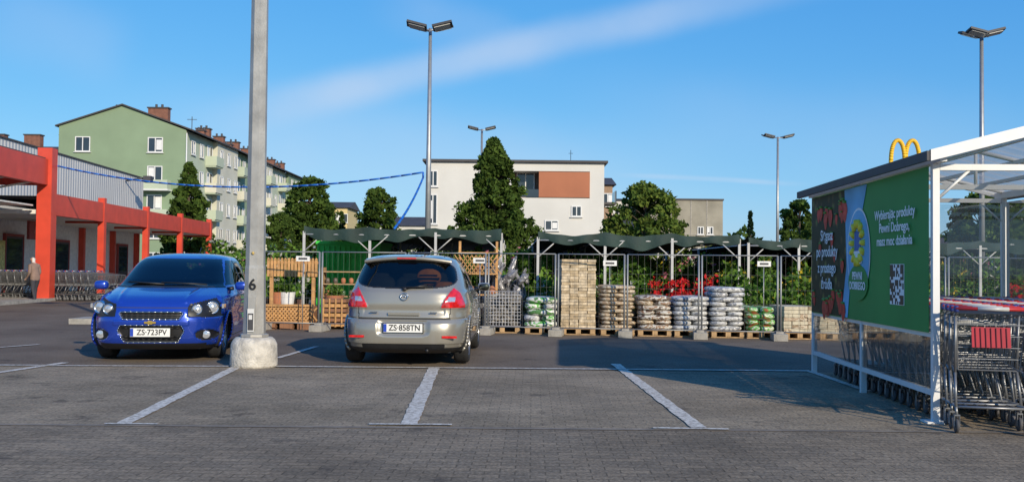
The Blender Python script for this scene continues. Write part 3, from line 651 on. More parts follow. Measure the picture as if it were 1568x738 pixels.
KA=[(.17,.18,3.88,.82,5,4.8),(.23,.08,3.96,.87,5,4.8),(.33,.02,4.01,.90,5,4.6),(.47,.0,4.03,.918,5,4.4),(.57,.012,4.04,.925,5,4.2),(.66,.05,4.03,.928,5,4.0),(.75,.06,3.99,.928,5,3.8),(.83,.07,3.92,.923,5,3.6),
(.89,.09,3.80,.912,5,3.3),(.94,.11,3.58,.895,5,3.2),(.985,.14,3.29,.872,5,3.4),(1.03,.17,3.04,.842,4.6,4),(1.12,.23,2.86,.803,4.4,4),(1.22,.30,2.66,.762,4.2,4),(1.32,.36,2.45,.718,4,4),(1.40,.42,2.25,.672,3.8,3.8),(1.45,.46,2.08,.62,3.6,3.6),
(1.485,.6,1.88,.51,3.2,3.2),(1.508,.9,1.65,.33,2.8,2.8),(1.517,1.25,1.42,.06,2.2,2.2)]
def headm(ax,z,gr=0):
    zc=.705+.11*(ax-.5); hz=.082+.05*np.clip((ax-.48)/.3,0,1)+gr
    return (ax>.475-gr)&(np.abs(z-zc)<hz)
def clsA(x,y,z,e):
    ax=np.abs(x); m=np.zeros(x.shape,int); side=ax>.90*e['W']; fr=y>3.3
    m=np.where(z<.23,2,m)
    sg=(z>1.03)&(z<1.40)&(y>e['YR']+.6)&(y<e['YF']-.30)&side
    m=np.where(sg,1,m); m=np.where(sg&(np.abs(y-1.6)<.045),2,m)
    ws=(z>1.025)&(z<1.425)&(y>e['YF']-.62)&(ax<.885*e['W'])&~sg; m=np.where(ws,1,m)
    m=np.where((z>.995)&(z<=1.025)&(y>e['YF']-.5)&(ax<.9*e['W']),2,m)
    m=np.where((y<e['YR']+.4)&(sup(x,z,0,1.2,.6,.16,5)<1),1,m)
    f=y>3.45
    hl=f&headm(ax,z)&(y>3.45); m=np.where(hl,2,m)
    ug=f&(z>.585)&(z<.685)&(ax<.42-.7*np.abs(z-.66)); m=np.where(ug,2,m)
    lg=f&(z>.27)&(z<.505)&(ax<.44-.55*np.abs(z-.43)); m=np.where(lg,2,m)
    fog=f&(((ax-.70)/.13)**2+((z-.37)/.075)**2<1); m=np.where(fog,2,m)
    m=np.where(f&(z<.255)&(ax<.7),2,m)
    bs=(y>3.2)&(np.abs(z-(.745+.0*ax))<.006)&(ax<.5); m=np.where(bs,5,m)
    for yy in(1.62,2.80): m=np.where(side&(np.abs(y-yy)<.008)&(z>.3)&(z<1.03),5,m)
    m=np.where(side&(np.abs(z-.3)<.01)&(y>.4)&(y<3.4),5,m)
    m=np.where((y<.4)&(ax>.6)&(z>.75)&(z<1.0),3,m)
    return m
def dspA(x,y,z,e):
    ax=np.abs(x); f=y>3.3; d=np.zeros(x.shape)
    d-=np.where(f&(z>.585)&(z<.685)&(ax<.42-.7*np.abs(z-.66)),.03,0)
    d-=np.where(f&(z>.27)&(z<.505)&(ax<.44-.55*np.abs(z-.43)),.035,0)
    d-=np.where(f&(y>3.45)&headm(ax,z),.02,0)
    d-=np.where(f&(((ax-.70)/.13)**2+((z-.37)/.075)**2<1),.03,0)
    hood=(z>.80)&(z<1.01)&(y>3.0); d+=np.where(hood,.016*np.exp(-((ax-.44-.1*(3.9-y))/.035)**2),0); d-=np.where(hood,.006*np.exp(-((ax)/.3)**2),0)
    d+=.014*np.exp(-((z-.86-.03*(4-y)*.3)/.035)**2)*(ax>.75)*(y>.4)*(y<3.4)
    d-=.012*np.exp(-((z-.60)/.09)**2)*(ax>.8)*(y>1)*(y<3)
    d+=np.where(f&(z>.5)&(z<.575)&(ax<.5),.01,0)
    return d
def ysurfA(ax,z):
    zs=[k[0] for k in KA]; yf=float(np.interp(z,zs,[k[2] for k in KA])); wv=float(np.interp(z,zs,[k[3] for k in KA])); nf=float(np.interp(z,zs,[k[5] for k in KA])); yr=float(np.interp(z,zs,[k[1] for k in KA])); ym=(yf+yr)/2
    return ym+(yf-ym)*(max(0,1-(ax/wv)**nf))**(1/nf)
gold=mat('emblem_gold',(.75,.5,.12),.25,.8,.05)
def exA(mb):
    def outline(f,zs,r=.007):
        for sx in(-1,1):
            pts=[Vector((sx*f(z_),ysurfA(f(z_),z_)+.004,z_)) for z_ in zs]; mb.path(pts,r,11)
    def hbar(z_,hw,r,mi):
        n=10;pts=[Vector((hw*(-1+2*i/n),ysurfA(abs(hw*(-1+2*i/n)),z_)+(.006 if mi==11 else -.012),z_)) for i in range(n+1)]; mb.path(pts,r,mi)
    fu=lambda z_:.42-.7*abs(z_-.66); fl=lambda z_:.44-.55*abs(z_-.43)
    outline(fu,[.585+.1*i/6 for i in range(7)]); hbar(.685,fu(.685),.006,11); hbar(.585,fu(.585),.007,11)
    outline(fl,[.27+.235*i/8 for i in range(9)]); hbar(.505,fl(.505),.006,11); hbar(.27,fl(.27),.005,11)
    for z_ in(.61,.635,.66): hbar(z_,.38,.004,2)
    for z_ in(.31,.35,.47): hbar(z_,.38,.006,2)
    mb.box((0,4.062,.545),(.15,.02,.028),12); mb.box((0,4.064,.545),(.06,.022,.05),12)
    mb.box((0,4.045,.41),(.52,.012,.115),9); mb.box((.238,4.053,.41),(.04,.004,.105),10); mb.box((0,4.036,.41),(.545,.012,.135),2)
    for sx in(-1,1):
        for ax_,r_ in((.585,.070),(.755,.088)):
            z_=.705+.11*(ax_-.5)+.003; y=ysurfA(ax_,z_)-.008
            Mx=Matrix.Translation((sx*ax_,y,z_))@Matrix.Rotation(rad(-90),4,'X')@Matrix.Rotation(sx*rad(-18 if ax_>.6 else -8),4,'Y').inverted()
            mb.lathe([(r_,-.05),(r_,.018),(r_*.88,.02),(r_*.8,-.02),(r_*.3,-.03),(.001,-.03)],Mx,24,11); mb.lathe([(r_*.85,.0),(r_*.6,.012),(.001,.02)],Mx,24,4)
        y=ysurfA(.70,.37)-.015
        Mx=Matrix.Translation((sx*.70,y,.37))@Matrix.Rotation(rad(-90),4,'X'); mb.lathe([(.055,-.02),(.055,.012),(.045,.014),(.001,.018)],Mx,20,4)
        mb.box((sx*.885,3.55,.755),(.03,.16,.06),4)
    mb.tube((-.55,3.02,1.045),(.1,3.0,1.07),.012,2); mb.tube((.05,3.03,1.045),(.58,2.93,1.075),.012,2)
    mb.ell((-.38,2.5,1.02),(.1,.05,.03),9,10,6,3); mb.tube((0,.75,1.5),(0,.55,1.62),.006,2)
    mb.ell((.30,.95,1.22),(.2,.1,.13),8,12,8,2)
blue=paint('metallic_blue_paint',(.014,.055,.40),.4,.27)
bm=base_m(blue); bm[12]=gold
aveo=car('hatchback_car',KA,clsA,dspA,[(.72,.315,.355),(3.22,.315,.355)],(0,0,0),0,bm,exA)
front=gnd(229,556)
ang=math.radians(180+7.0)
Rz=Matrix.Rotation(ang,4,'Z'); off=Rz@Vector((0,4.04,0))
aveo.location=(front.x-off.x,front.y-off.y,.006); aveo.rotation_euler=(0,0,ang)
plate_text('ZS·723PV',(-.022,4.0525,.41),(-1,0,0),aveo)
# ------------------------------------------------------------ garden centre
def rowY(u): return 20.7+(19.2-20.7)*(u-405)/(1247-405)
FY=-.45
wire=mat('fence_wire',(.13,.13,.13),.6,.3,.1)
fm=[mat('fence_frame',(.28,.29,.29),.5,.5,.1),conc,wire]
us=[400,490,622,745,852,958,1072,1193,1320,1450,1590]
for a,b_ in zip(us[:-1],us[1:]):
    Ya=rowY(a)+FY;Yb=rowY(b_)+FY; pa=at(a,500,Ya);pb_=at(b_,500,Yb); pa.z=0;pb_.z=0; d=(pb_-pa); L_=d.length; d.normalize(); mb=MB()
    H=1.62
    mb.tube((0.03,0,.12),(0.03,0,H),.019,0,8); mb.tube((L_-.03,0,.12),(L_-.03,0,H),.019,0,8); mb.tube((.03,0,H),(L_-.03,0,H),.012,0,6); mb.tube((.03,0,.16),(L_-.03,0,.16),.012,0,6)
    x=.12
    while x<L_-.05: mb.tube((x,0,.16),(x,0,H),.0014,2,3,cap=False); x+=.12
    zq=.4
    while zq<H-.1: mb.tube((.03,.003,zq),(L_-.03,.003,zq),.0016,2,3,cap=False); zq+=.28
    mb.box((0,0,.07),(.26,.62,.13),1); mb.box((0,0,.15),(.14,.3,.05),1)
    make('mesh_fence_panel',mb,fm,loc=pa,rz=math.atan2(d.y,d.x))
def pallet(mb,w_,d_,mi):
    for i in range(3): mb.box(((i-1)*(w_/2-.06),0,.07),(.1,d_,.085),mi)
    for k in range(7): mb.box((0,-d_/2+.05+k*(d_-.1)/6,.128),(w_,.1,.022),mi)
    for k in range(3): mb.box((0,(k-1)*(d_/2-.06),.012),(w_,.1,.02),mi)
def stack(name,u0,u1,vtop,kind,mats,lay=.115,d_=1.1,back=0):
    Y=rowY((u0+u1)/2)+back; a=at(u0,500,Y);b_=at(u1,500,Y);W=b_.x-a.x;H=at((u0+u1)/2,vtop,Y).z; mb=MB(); pallet(mb,W*1.0,d_,1)
    n=max(2,round((H-.14)/lay)); lh=(H-.14)/n
    for i in range(n):
        zc=.14+lh*(i+.5); jx=rnd.uniform(-.025,.025)
        if kind=='bag':
            if i%2==0:
                for k in range(3): mb.ell((jx+rnd.uniform(-.015,.015),-d_/2+(k+.5)*d_/3+rnd.uniform(-.02,.02),zc),(W*.5*rnd.uniform(.93,1.04),d_/6*1.04,lh*.57),0 if rnd.random()<.75 else 2,14,8,3.0,Matrix.Rotation(rnd.uniform(-.03,.03),3,'Y'))
            else:
                for sx in(-1,1):
                    for k in range(2): mb.ell((jx+sx*W*.25,(k-.5)*d_/2+rnd.uniform(-.02,.02),zc),(W*.25*rnd.uniform(.98,1.06),d_/4*1.03,lh*.57),0 if rnd.random()<.75 else 2,14,8,3.0,Matrix.Rotation(rnd.uniform(-.03,.03),3,'Y'))
        elif kind=='pack':
            nx=4
            for k in range(nx):
                for j in(0,1,2): mb.box((-W/2+W*(k+.5)/nx+rnd.uniform(-.006,.006),-d_/2+(j+.5)*d_/3+rnd.uniform(-.01,.01),zc),(W/nx*.95,d_/3*.95,lh*.9),0 if rnd.random()<.6 else 2,Matrix.Rotation(rnd.uniform(-.03,.03),3,'Z'))
    return make(name,mb,mats,loc=((a.x+b_.x)/2,Y+.45,0),rz=rnd.uniform(-.02,.02))
WG=bagmat('bag_white_green',[(.62,.63,.60),(.12,.40,.08),(.66,.66,.62),(.08,.2,.06)]); WB=bagmat('bag_white_blue',[(.58,.58,.58),(.22,.23,.25),(.60,.60,.57),(.4,.4,.4)],7)
BR=bagmat('bag_brown_white',[(.52,.48,.40),(.28,.16,.09),(.56,.54,.48),(.12,.08,.06)],7); GR=bagmat('bag_green',[(.12,.4,.07),(.55,.58,.45),(.08,.3,.05),(.35,.12,.05)],7); TN=bagmat('bag_tan',[(.52,.43,.30),(.38,.27,.17),(.56,.48,.35),(.25,.18,.11)],8)
PK=mat('briquette_pack',(.54,.44,.30),.7,0,.4,14); PK2=mat('briquette_pack_dark',(.43,.33,.20),.7,0,.4,14); BE=mat('beige_block',(.5,.45,.33),.8,0,.2,12)
S='bag_stack_on_pallet'
stack(S,804,856,455,'bag',[WG,wood,WB]); stack('briquette_stack_on_pallet',858,911,397,'pack',[PK,wood,PK2],.058)
stack(S,919,972,437,'bag',[TN,wood,TN],.08); stack(S,976,1029,453,'bag',[BR,wood,TN],.09); stack(S,1032,1086,454,'bag',[WB,wood,WB],.09)
stack(S,1088,1140,440,'bag',[WB,wood,WB],.1); stack(S,1142,1187,470,'bag',[GR,wood,WG],.11); stack('paving_block_stack_on_pallet',1198,1247,469,'pack',[BE,wood,TN],.07)
stack('paving_block_stack_on_pallet',1253,1300,480,'pack',[BE,wood,PK],.07); stack(S,1310,1362,470,'bag',[GR,wood,WG],.11); stack(S,1375,1425,470,'bag',[TN,wood,WG],.11); stack(S,1450,1500,465,'bag',[WG,wood,GR],.11); stack(S,1520,1570,470,'bag',[BR,wood,GR],.11)
Y=rowY(768);a=at(741,500,Y);b_=at(797,500,Y);W=b_.x-a.x;mb=MB();pallet(mb,W,.8,1);
for k in range(160): mb.ell((rnd.uniform(-W*.42,W*.42),rnd.uniform(-.33,.3),.18+.58*rnd.random()),(rnd.uniform(.05,.09),.07,rnd.uniform(.04,.07)),2,7,5,2.4,None,.15,False)
for k in range(13):
    x=-W/2+W*k/12; mb.tube((x,-.4,.15),(x,-.4,.85),.006,0,4); mb.tube((-W/2 if k<6 else W/2,-.4+.8*(k%6)/5,.15),(-W/2 if k<6 else W/2,-.4+.8*(k%6)/5,.85),.006,0,4)
for k in range(11):
    zq=.15+.07*k; mb.path([(-W/2,.4,zq),(-W/2,-.4,zq),(W/2,-.4,zq),(W/2,.4,zq)],.006,0,4)
make('wire_mesh_cage',mb,[mat('zinc_wire',(.6,.6,.6),.4,.3),wood,mat('stones_pale',(.22,.20,.17),.9,0,.5,18,1,30)],loc=((a.x+b_.x)/2,Y+.45,0))
film=mat('grey_plastic_film',(.20,.20,.21),.25,.1,.6,9,1,14,coat=.5)
mb=MB()
for k in range(44):
    mb.ell((rnd.uniform(-.5,.5),rnd.uniform(-.3,.3),rnd.uniform(.15,1.1)),(rnd.uniform(.04,.12),.10,rnd.uniform(.14,.34)),0,8,6,2,Matrix.Rotation(rnd.uniform(-.9,.9),3,'Y'),.25,False)
pallet(mb,.9,.8,1)
p=at(775,500,Y+1.3); make('film_wrapped_goods',mb,[film,wood],loc=(p.x,Y+1.6,.25))
def plants(name,x0,x1,Y,zt,h,seed,mats,dens=26,ls=.07,D=1.0,bench=True,step=.28):
    r_=random.Random(seed);mb=MB()
    if bench:
        mb.bb(x0,x1,Y-D/2,Y+D/2,zt-.05,zt,3)
        x=x0+.05
        while x<x1: mb.bb(x-.03,x+.03,Y-D/2+.02,Y-D/2+.08,0,zt-.051,3); mb.bb(x-.03,x+.03,Y+D/2-.08,Y+D/2-.02,0,zt-.051,3); x+=1.5
    cs=[];rs=[];x=x0+.1
    while x<x1:
        for yy in np.arange(Y-D/2+.1,Y+D/2,step*1.1):
            hh=h*r_.uniform(.4,1.25); n_=max(1,int(hh/.18))
            mb.tube((x,yy,zt),(x,yy,zt+.14),.07,4,7,.09)
            for q_ in range(n_): cs.append((x+r_.uniform(-.07,.07),yy+r_.uniform(-.05,.05),zt+.18+hh*(q_+.5)/n_)); rs.append(.15*r_.uniform(.6,1.3))
        x+=step
    q,M=leaves(None,cs,rs,dens,ls,seed,mi=(0,1))
    k=np.random.RandomState(seed).rand(len(M))<.10; M=np.where(k,2,M)
    return foliage_obj(name,q,M,mb,list(mats)+[wood,mat('plant_pot',(.12,.06,.04),.7)])
redf=leafmat('flower_red',(.6,.03,.03),.2); pink=leafmat('flower_pink',(.6,.2,.3),.2); yel=leafmat('flower_yellow',(.6,.45,.05),.2); whf=leafmat('flower_white',(.6,.6,.55),.1)
P1=leafmat('shrub_mid',(.07,.15,.03),.4,2.0); P2=leafmat('shrub_fresh',(.14,.25,.045),.4,2.0)
plants('potted_plant_bench',-9,-2.5,26,.5,.8,1,(P1,P2,pink)); plants('potted_plant_bench',-9,-2.5,29,.7,1.0,2,(G1,P2,whf))
plants('potted_plant_bench',-1,6.5,26.5,.5,1.0,3,(P1,P2,pink)); plants('potted_plant_bench',0,10,30,.6,1.1,4,(G1,G3,yel)); plants('potted_plant_bench',7,17,25,.5,.9,5,(P1,P2,whf)); plants('potted_plant_bench',8,22,29,.5,1.0,6,(G1,G3,pink))
a=at(1000,450,21.0);b_=at(1100,450,21.0)
plants('red_rhododendron_plants',a.x,b_.x,21.0,.50,.60,9,(redf,redf,P2),26,.05,.8)
plants('potted_shrub_row',at(700,450,22.8).x,at(1000,450,22.8).x,22.8,.2,1.1,10,(P1,P2,G3),34,.07,1.0,False)
plants('potted_shrub_row',at(1105,450,22.8).x,at(1500,450,22.8).x,22.8,.2,1.05,11,(P1,P2,yel),34,.07,1.0,False)
plants('potted_shrub_row',at(405,450,23.5).x,at(480,450,23.5).x,23.5,.4,1.0,12,(P1,P2,whf),34,.07,1.0,False)
plants('potted_shrub_row',at(805,450,21.4).x,at(1000,450,21.4).x,21.4,.2,.65,13,(P1,P2,whf),30,.06,.6,False)
plants('potted_shrub_row',at(1105,450,21.0).x,at(1250,450,21.0).x,21.0,.2,.8,14,(P1,P2,P2),30,.06,.6,False)
net=mat('shade_net_green',(.014,.036,.030),.75,0,.35,1.5,.5,12)
post=mat('canopy_post_white',(.46,.46,.45),.5)
def canopy(u0,u1,v,Yf,depth=7,posts=5,drop=.16,tilt=0):
    a=at(u0,v,Yf);b_=at(u1,v,Yf);W=b_.x-a.x;H=(a.z+b_.z)/2;mb=MB();nx=60;ny=20;r_=random.Random(int(u0))
    vs=[]
    ph=r_.uniform(0,6)
    def prof(x): return .10*abs(math.sin(math.pi*x/W*(posts-1)))+.018*math.sin(x*5+ph)+.012*math.sin(x*13+ph)
    for j in range(ny+1):
        for i in range(nx+1):
            x=W*i/nx;y=depth*j/ny; zz=H+.05-prof(x)-.10*abs(math.sin(math.pi*y/3.5))-.012*y
            vs.append((x,y,zz))
    fs=[(j*(nx+1)+i,j*(nx+1)+i+1,(j+1)*(nx+1)+i+1,(j+1)*(nx+1)+i) for j in range(ny) for i in range(nx)]
    mb.add(vs,fs,0,True)
    vs=[]
    for i in range(nx*2+1):
        x=W*i/(nx*2); top=H+.055-prof(x)*.6; hh=drop*(1+.25*math.sin(x*1.9+ph)+.15*math.sin(x*7+ph)); yy=-.03+.03*math.sin(x*11)
        vs+= [(x,-.02,top),(x,yy-.01,top-hh*.5),(x,yy,top-hh)]
    fs=[]
    for i in range(nx*2):
        for k in range(2): a0=i*3+k; fs.append((a0,a0+1,a0+4,a0+3))
    mb.add(vs,fs,0,True)
    rows_=[0,depth/2,depth]
    for i in range(posts):
        x=W*i/(posts-1)
        for y in rows_:
            mb.box((x,y,H/2),(.055,.055,H-.1),1)
            if y<depth:
                mb.tube((x,y+.04,H-.10),(x,y+depth/2-.04,H-.10),.018,1)
            for sx in(-1,1):
                if 0<x+sx*.1<W: mb.tube((x,y,H-.5),(x+sx*.4,y,H-.14),.014,1)
        mb.box((x,0,.06),(.3,.3,.12),2)
    for y in rows_: mb.tube((0,y,H-.12),(W,y,H-.12),.018,1)
    return make('shade_canopy',mb,[net,post,conc],loc=(a.x,Yf,0),rz=0)
canopy(466,768,352,22.0,12,posts=4,drop=.24); canopy(824,1132,361,21.6,12,posts=4,drop=.24); canopy(1146,1300,369,22.5,12,3,drop=.22); canopy(1302,1600,372,22,12,4,drop=.22)
# left garden goods
mb=MB()
orw=mat('orange_wood',(.50,.27,.10),.7,0,.25,9)
p0=at(405,500,20.9);p1=at(484,500,20.9);W=p1.x-p0.x
for k in range(15): 
    x=W*(k+.5)/15; mb.box((x,0,1.28),(.055,.02,.36),0); mb.box((x,0,1.475),(.04,.02,.04),0,Matrix.Rotation(rad(45),3,'Y'))
for zq in(1.18,1.40): mb.box((W/2,.025,zq),(W,.025,.05),0)
for x in(.1,W-.1): mb.box((x,.06,.75),(.07,.07,1.4),0)
make('wooden_picket_fence',mb,[orw],loc=(p0.x,21.0,0))
mb=MB()
for k in range(14):
    for s_ in(-1,1): mb.box((W*(k+.5)/14,-.02*s_,.32),(.03,.02,.36),0,Matrix.Rotation(rad(40*s_),3,'Y'))
mb.box((W/2,0,.50),(W,.06,.05),0);mb.box((W/2,0,.15),(W,.06,.05),0); mb.bb(0,W,.05,.5,.13,.48,1)
for i in range(3): mb.bb(W*i/3+.05,W*(i+1)/3-.05,-.1,.6,.0,.12,1)
make('lattice_planter',mb,[orw,mat('planter_brown',(.25,.12,.06),.8)],loc=(p0.x,20.6,0))
mb=MB()
for k in range(6): mb.box((.03,0,.1+.1*k),(.5,.4,.07),k%2)
for k in range(4):mb.box((-.2+.13*k,-.21,.35),(.03,.02,.6),0)
p=at(512,500,20.9); make('wooden_crate',mb,[orw,mat('planter_brown',(.25,.12,.06),.8)],loc=(p.x,20.9,0))
terr=mat('terracotta',(.4,.16,.08),.8)
for (u,v0,m_,nm,rr) in [(440,447,white,'white_garden_urn',.16),(425,447,terr,'terracotta_pot',.15),(512,452,terr,'terracotta_pot',.2),(535,470,orw,'wooden_barrel_planter',.2)]:
    p=at(u,v0,21.3); mb=MB(); h_=.5 if 'urn' in nm else .3; mb.lathe([(0,0),(rr*.6,0),(rr*.8,h_*.3),(rr,h_*.8),(rr*1.1,h_),(rr*.9,h_),(rr*.85,h_*.9)],Matrix.Identity(4),20,0); mb.bb(-rr*1.1,rr*1.1,-rr,rr,-p.z+h_,-.002,1) if p.z-h_>.05 else None
    cs=[(0,0,h_+.08)]*6; q,M=leaves(None,cs,[.16]*6,40,.05,int(u)); foliage_obj(nm,q,M+2,mb,[m_,wood,P1,P2],loc=(p.x,21.3,max(0,p.z-h_)))
p0=at(484,500,25);p1=at(580,500,25); h_=at(530,374,25).z; mb=MB(); Wg=p1.x-p0.x; mb.bb(0,Wg,0,2.4,0.1,h_,0)
for k in range(12): mb.bb(Wg*k/12,Wg*k/12+.05,-.04,-.001,.1,h_-.05,0)
mb.bb(-.03,Wg+.03,-.06,2.46,h_,h_+.08,0); mb.bb(.05,Wg-.05,.05,2.3,0,.1,1)
make('green_storage_container',mb,[mat('bright_green_paint',(.05,.55,.05),.5),dark],loc=(p0.x,25,0))
mb=MB()
for x in(0,.8): mb.box((x,0,.95),(.05,.05,1.9),0)
for zq in(.3,.75,1.2,1.65): mb.box((.4,0,zq),(.85,.4,.03),0)
for k in range(9):
    for s_ in(-1,1): mb.box((.04+k*.09,-.2,1.4),(.018,.01,.5),0,Matrix.Rotation(rad(35*s_),3,'Y'))
for k in range(5): mb.ell((.1+k*.15,-.05,.4+.45*(k%3)),(.08,.08,.1),1,8,6)
p=at(703,500,21.2); make('wooden_trellis_rack',mb,[orw,terr],loc=(p.x,21.2,0))
mb=MB()
for i in range(4): mb.bb(0,1.1,0,.4,.35+i*.28,.375+i*.28,0)
for x in(0,1.1): mb.box((x,.2,.65),(.05,.4,1.3),0)
for i in range(3):
    for k in range(6): mb.ell((.1+k*.18,.15,.44+i*.28),(.055,.055,.07),1+((i*5+k*3)%7)%3,8,6,2.5)
p=at(492,500,22.3); make('garden_shelf_rack',mb,[wood,mat('glazed_pot_dark',(.12,.10,.08),.4),mat('glazed_pot_green',(.08,.14,.08),.4),terr],loc=(p.x,22.3,0))
for u,v in[(464,396),(735,399),(1170,404),(934,403)]:
    p=at(u,v,20.3); mb=MB(); mb.box((0,0,p.z),(.28,.02,.11),0); mb.box((0,-.012,p.z),(.18,.005,.04),2); mb.tube((0,.03,0),(0,.03,p.z+.05),.010,1); make('price_sign',mb,[white,galv,dark],loc=(p.x,20.3,0))
mb=MB(); a=gnd(105,496);b_=gnd(345,500); mb.bb(a.x,b_.x,a.y,a.y+.9,0,.12,0); make('kerb_island',mb,[conc])
# ------------------------------------------------------------ shopping carts
def cart_mesh(seat=True,hm=2):
    mb=MB();w0=.27;w1=.20
    TR=[(-w0,.05,1.0),(w0,.05,1.0),(w1,.92,.90),(-w1,.92,.90)]; BT=[(-w0+.03,.14,.52),(w0-.03,.14,.52),(w1-.03,.84,.60),(-w1+.03,.84,.60)]
    TR=[Vector(p) for p in TR];BT=[Vector(p) for p in BT]
    for i in range(4): mb.tube(TR[i],TR[(i+1)%4],.007,0,5); mb.tube(BT[i],BT[(i+1)%4],.006,0,5); mb.tube(TR[i],BT[i],.006,0,5)
    for i,n_ in((0,9),(1,15),(2,7),(3,15)):
        a,b_,c,d=TR[i],TR[(i+1)%4],BT[i],BT[(i+1)%4]
        for k in range(1,n_): t=k/n_; mb.tube(a.lerp(b_,t),c.lerp(d,t),.0022,0,3,cap=False)
        for k in range(1,5): t=k/5; mb.tube(a.lerp(c,t),b_.lerp(d,t),.0026,0,3,cap=False)
    for k in range(1,8): t=k/8; mb.tube(BT[0].lerp(BT[1],t),BT[3].lerp(BT[2],t),.0022,0,3,cap=False)
    for k in range(1,6): t=k/6; mb.tube(BT[0].lerp(BT[3],t),BT[1].lerp(BT[2],t),.0022,0,3,cap=False)
    for sx in(-1,1):
        mb.path([(sx*.265,.0,1.03),(sx*.275,.06,.98),(sx*.27,.10,.5),(sx*.28,.02,.22),(sx*.27,.03,.13)],.013,0,6)
        mb.path([(sx*.28,.03,.22),(sx*.20,.86,.20),(sx*.20,.88,.13)],.013,0,6)
        mb.path([(sx*.27,.10,.5),(sx*.18,.80,.58),(sx*.19,.5,.22)],.010,0,6)
        for yy,xx in((.03,.27),(.88,.20)):
            Mx=Matrix.Translation((sx*xx,yy+.02,.063))@Matrix.Rotation(rad(90),4,'Y')
            mb.lathe([(0,-.014),(.045,-.014),(.06,-.012),(.063,0),(.06,.012),(.045,.014),(0,.014)],Mx,16,1); mb.lathe([(.001,-.016),(.03,-.016),(.03,.016),(.001,.016)],Mx,10,0)
            mb.box((sx*xx-.02,yy+.01,.10),(.004,.045,.10),0); mb.box((sx*xx+.02,yy+.01,.10),(.004,.045,.10),0); mb.box((sx*xx,yy+.01,.15),(.045,.05,.01),0)
    mb.tube((-.28,.03,.22),(.28,.03,.22),.012,0,6); mb.tube((-.2,.86,.2),(.2,.86,.2),.012,0,6)
    for k in range(1,6): mb.tube((-.28+.1*k*.93,.05,.225),(-.2+.08*k*.83,.86,.205),.004,0,4)
    mb.tube((-.29,-.015,1.04),(.29,-.015,1.04),.016,2,10); mb.tube((-.12,-.015,1.04),(.12,-.015,1.04),.018,3,10)
    for sx in(-1,1): mb.ell((sx*.28,.0,1.035),(.022,.03,.03),4,8,6,3)
    if seat:
        mb.box((0,.055,.80),(.30,.012,.17),5,Matrix.Rotation(rad(-9),3,'X'))
        for k in range(-3,4): mb.box((k*.04,.046,.80),(.006,.012,.16),6,Matrix.Rotation(rad(-9),3,'X'))
    me=make('tmp',mb,[mat('cart_wire',(.24,.245,.25),.4,.6,.05),mat('cart_wheel_rubber',(.06,.06,.065),.7),mat('handle_red',(.42,.03,.03),.35),mat('handle_white',(.45,.45,.44),.35),mat('handle_blue',(.03,.05,.2),.4),mat('seat_red',(.42,.02,.03),.35),mat('seat_red_dark',(.2,.01,.015),.35)])
    m_=me.data; bpy.data.objects.remove(me); m_.name='shopping_cart'; return m_
CM=cart_mesh(True); CM2=cart_mesh(False)
SP=Vector((at(1432,400,8.8).x,8.8,0)); SRZ=-math.atan2(.21,4.15)
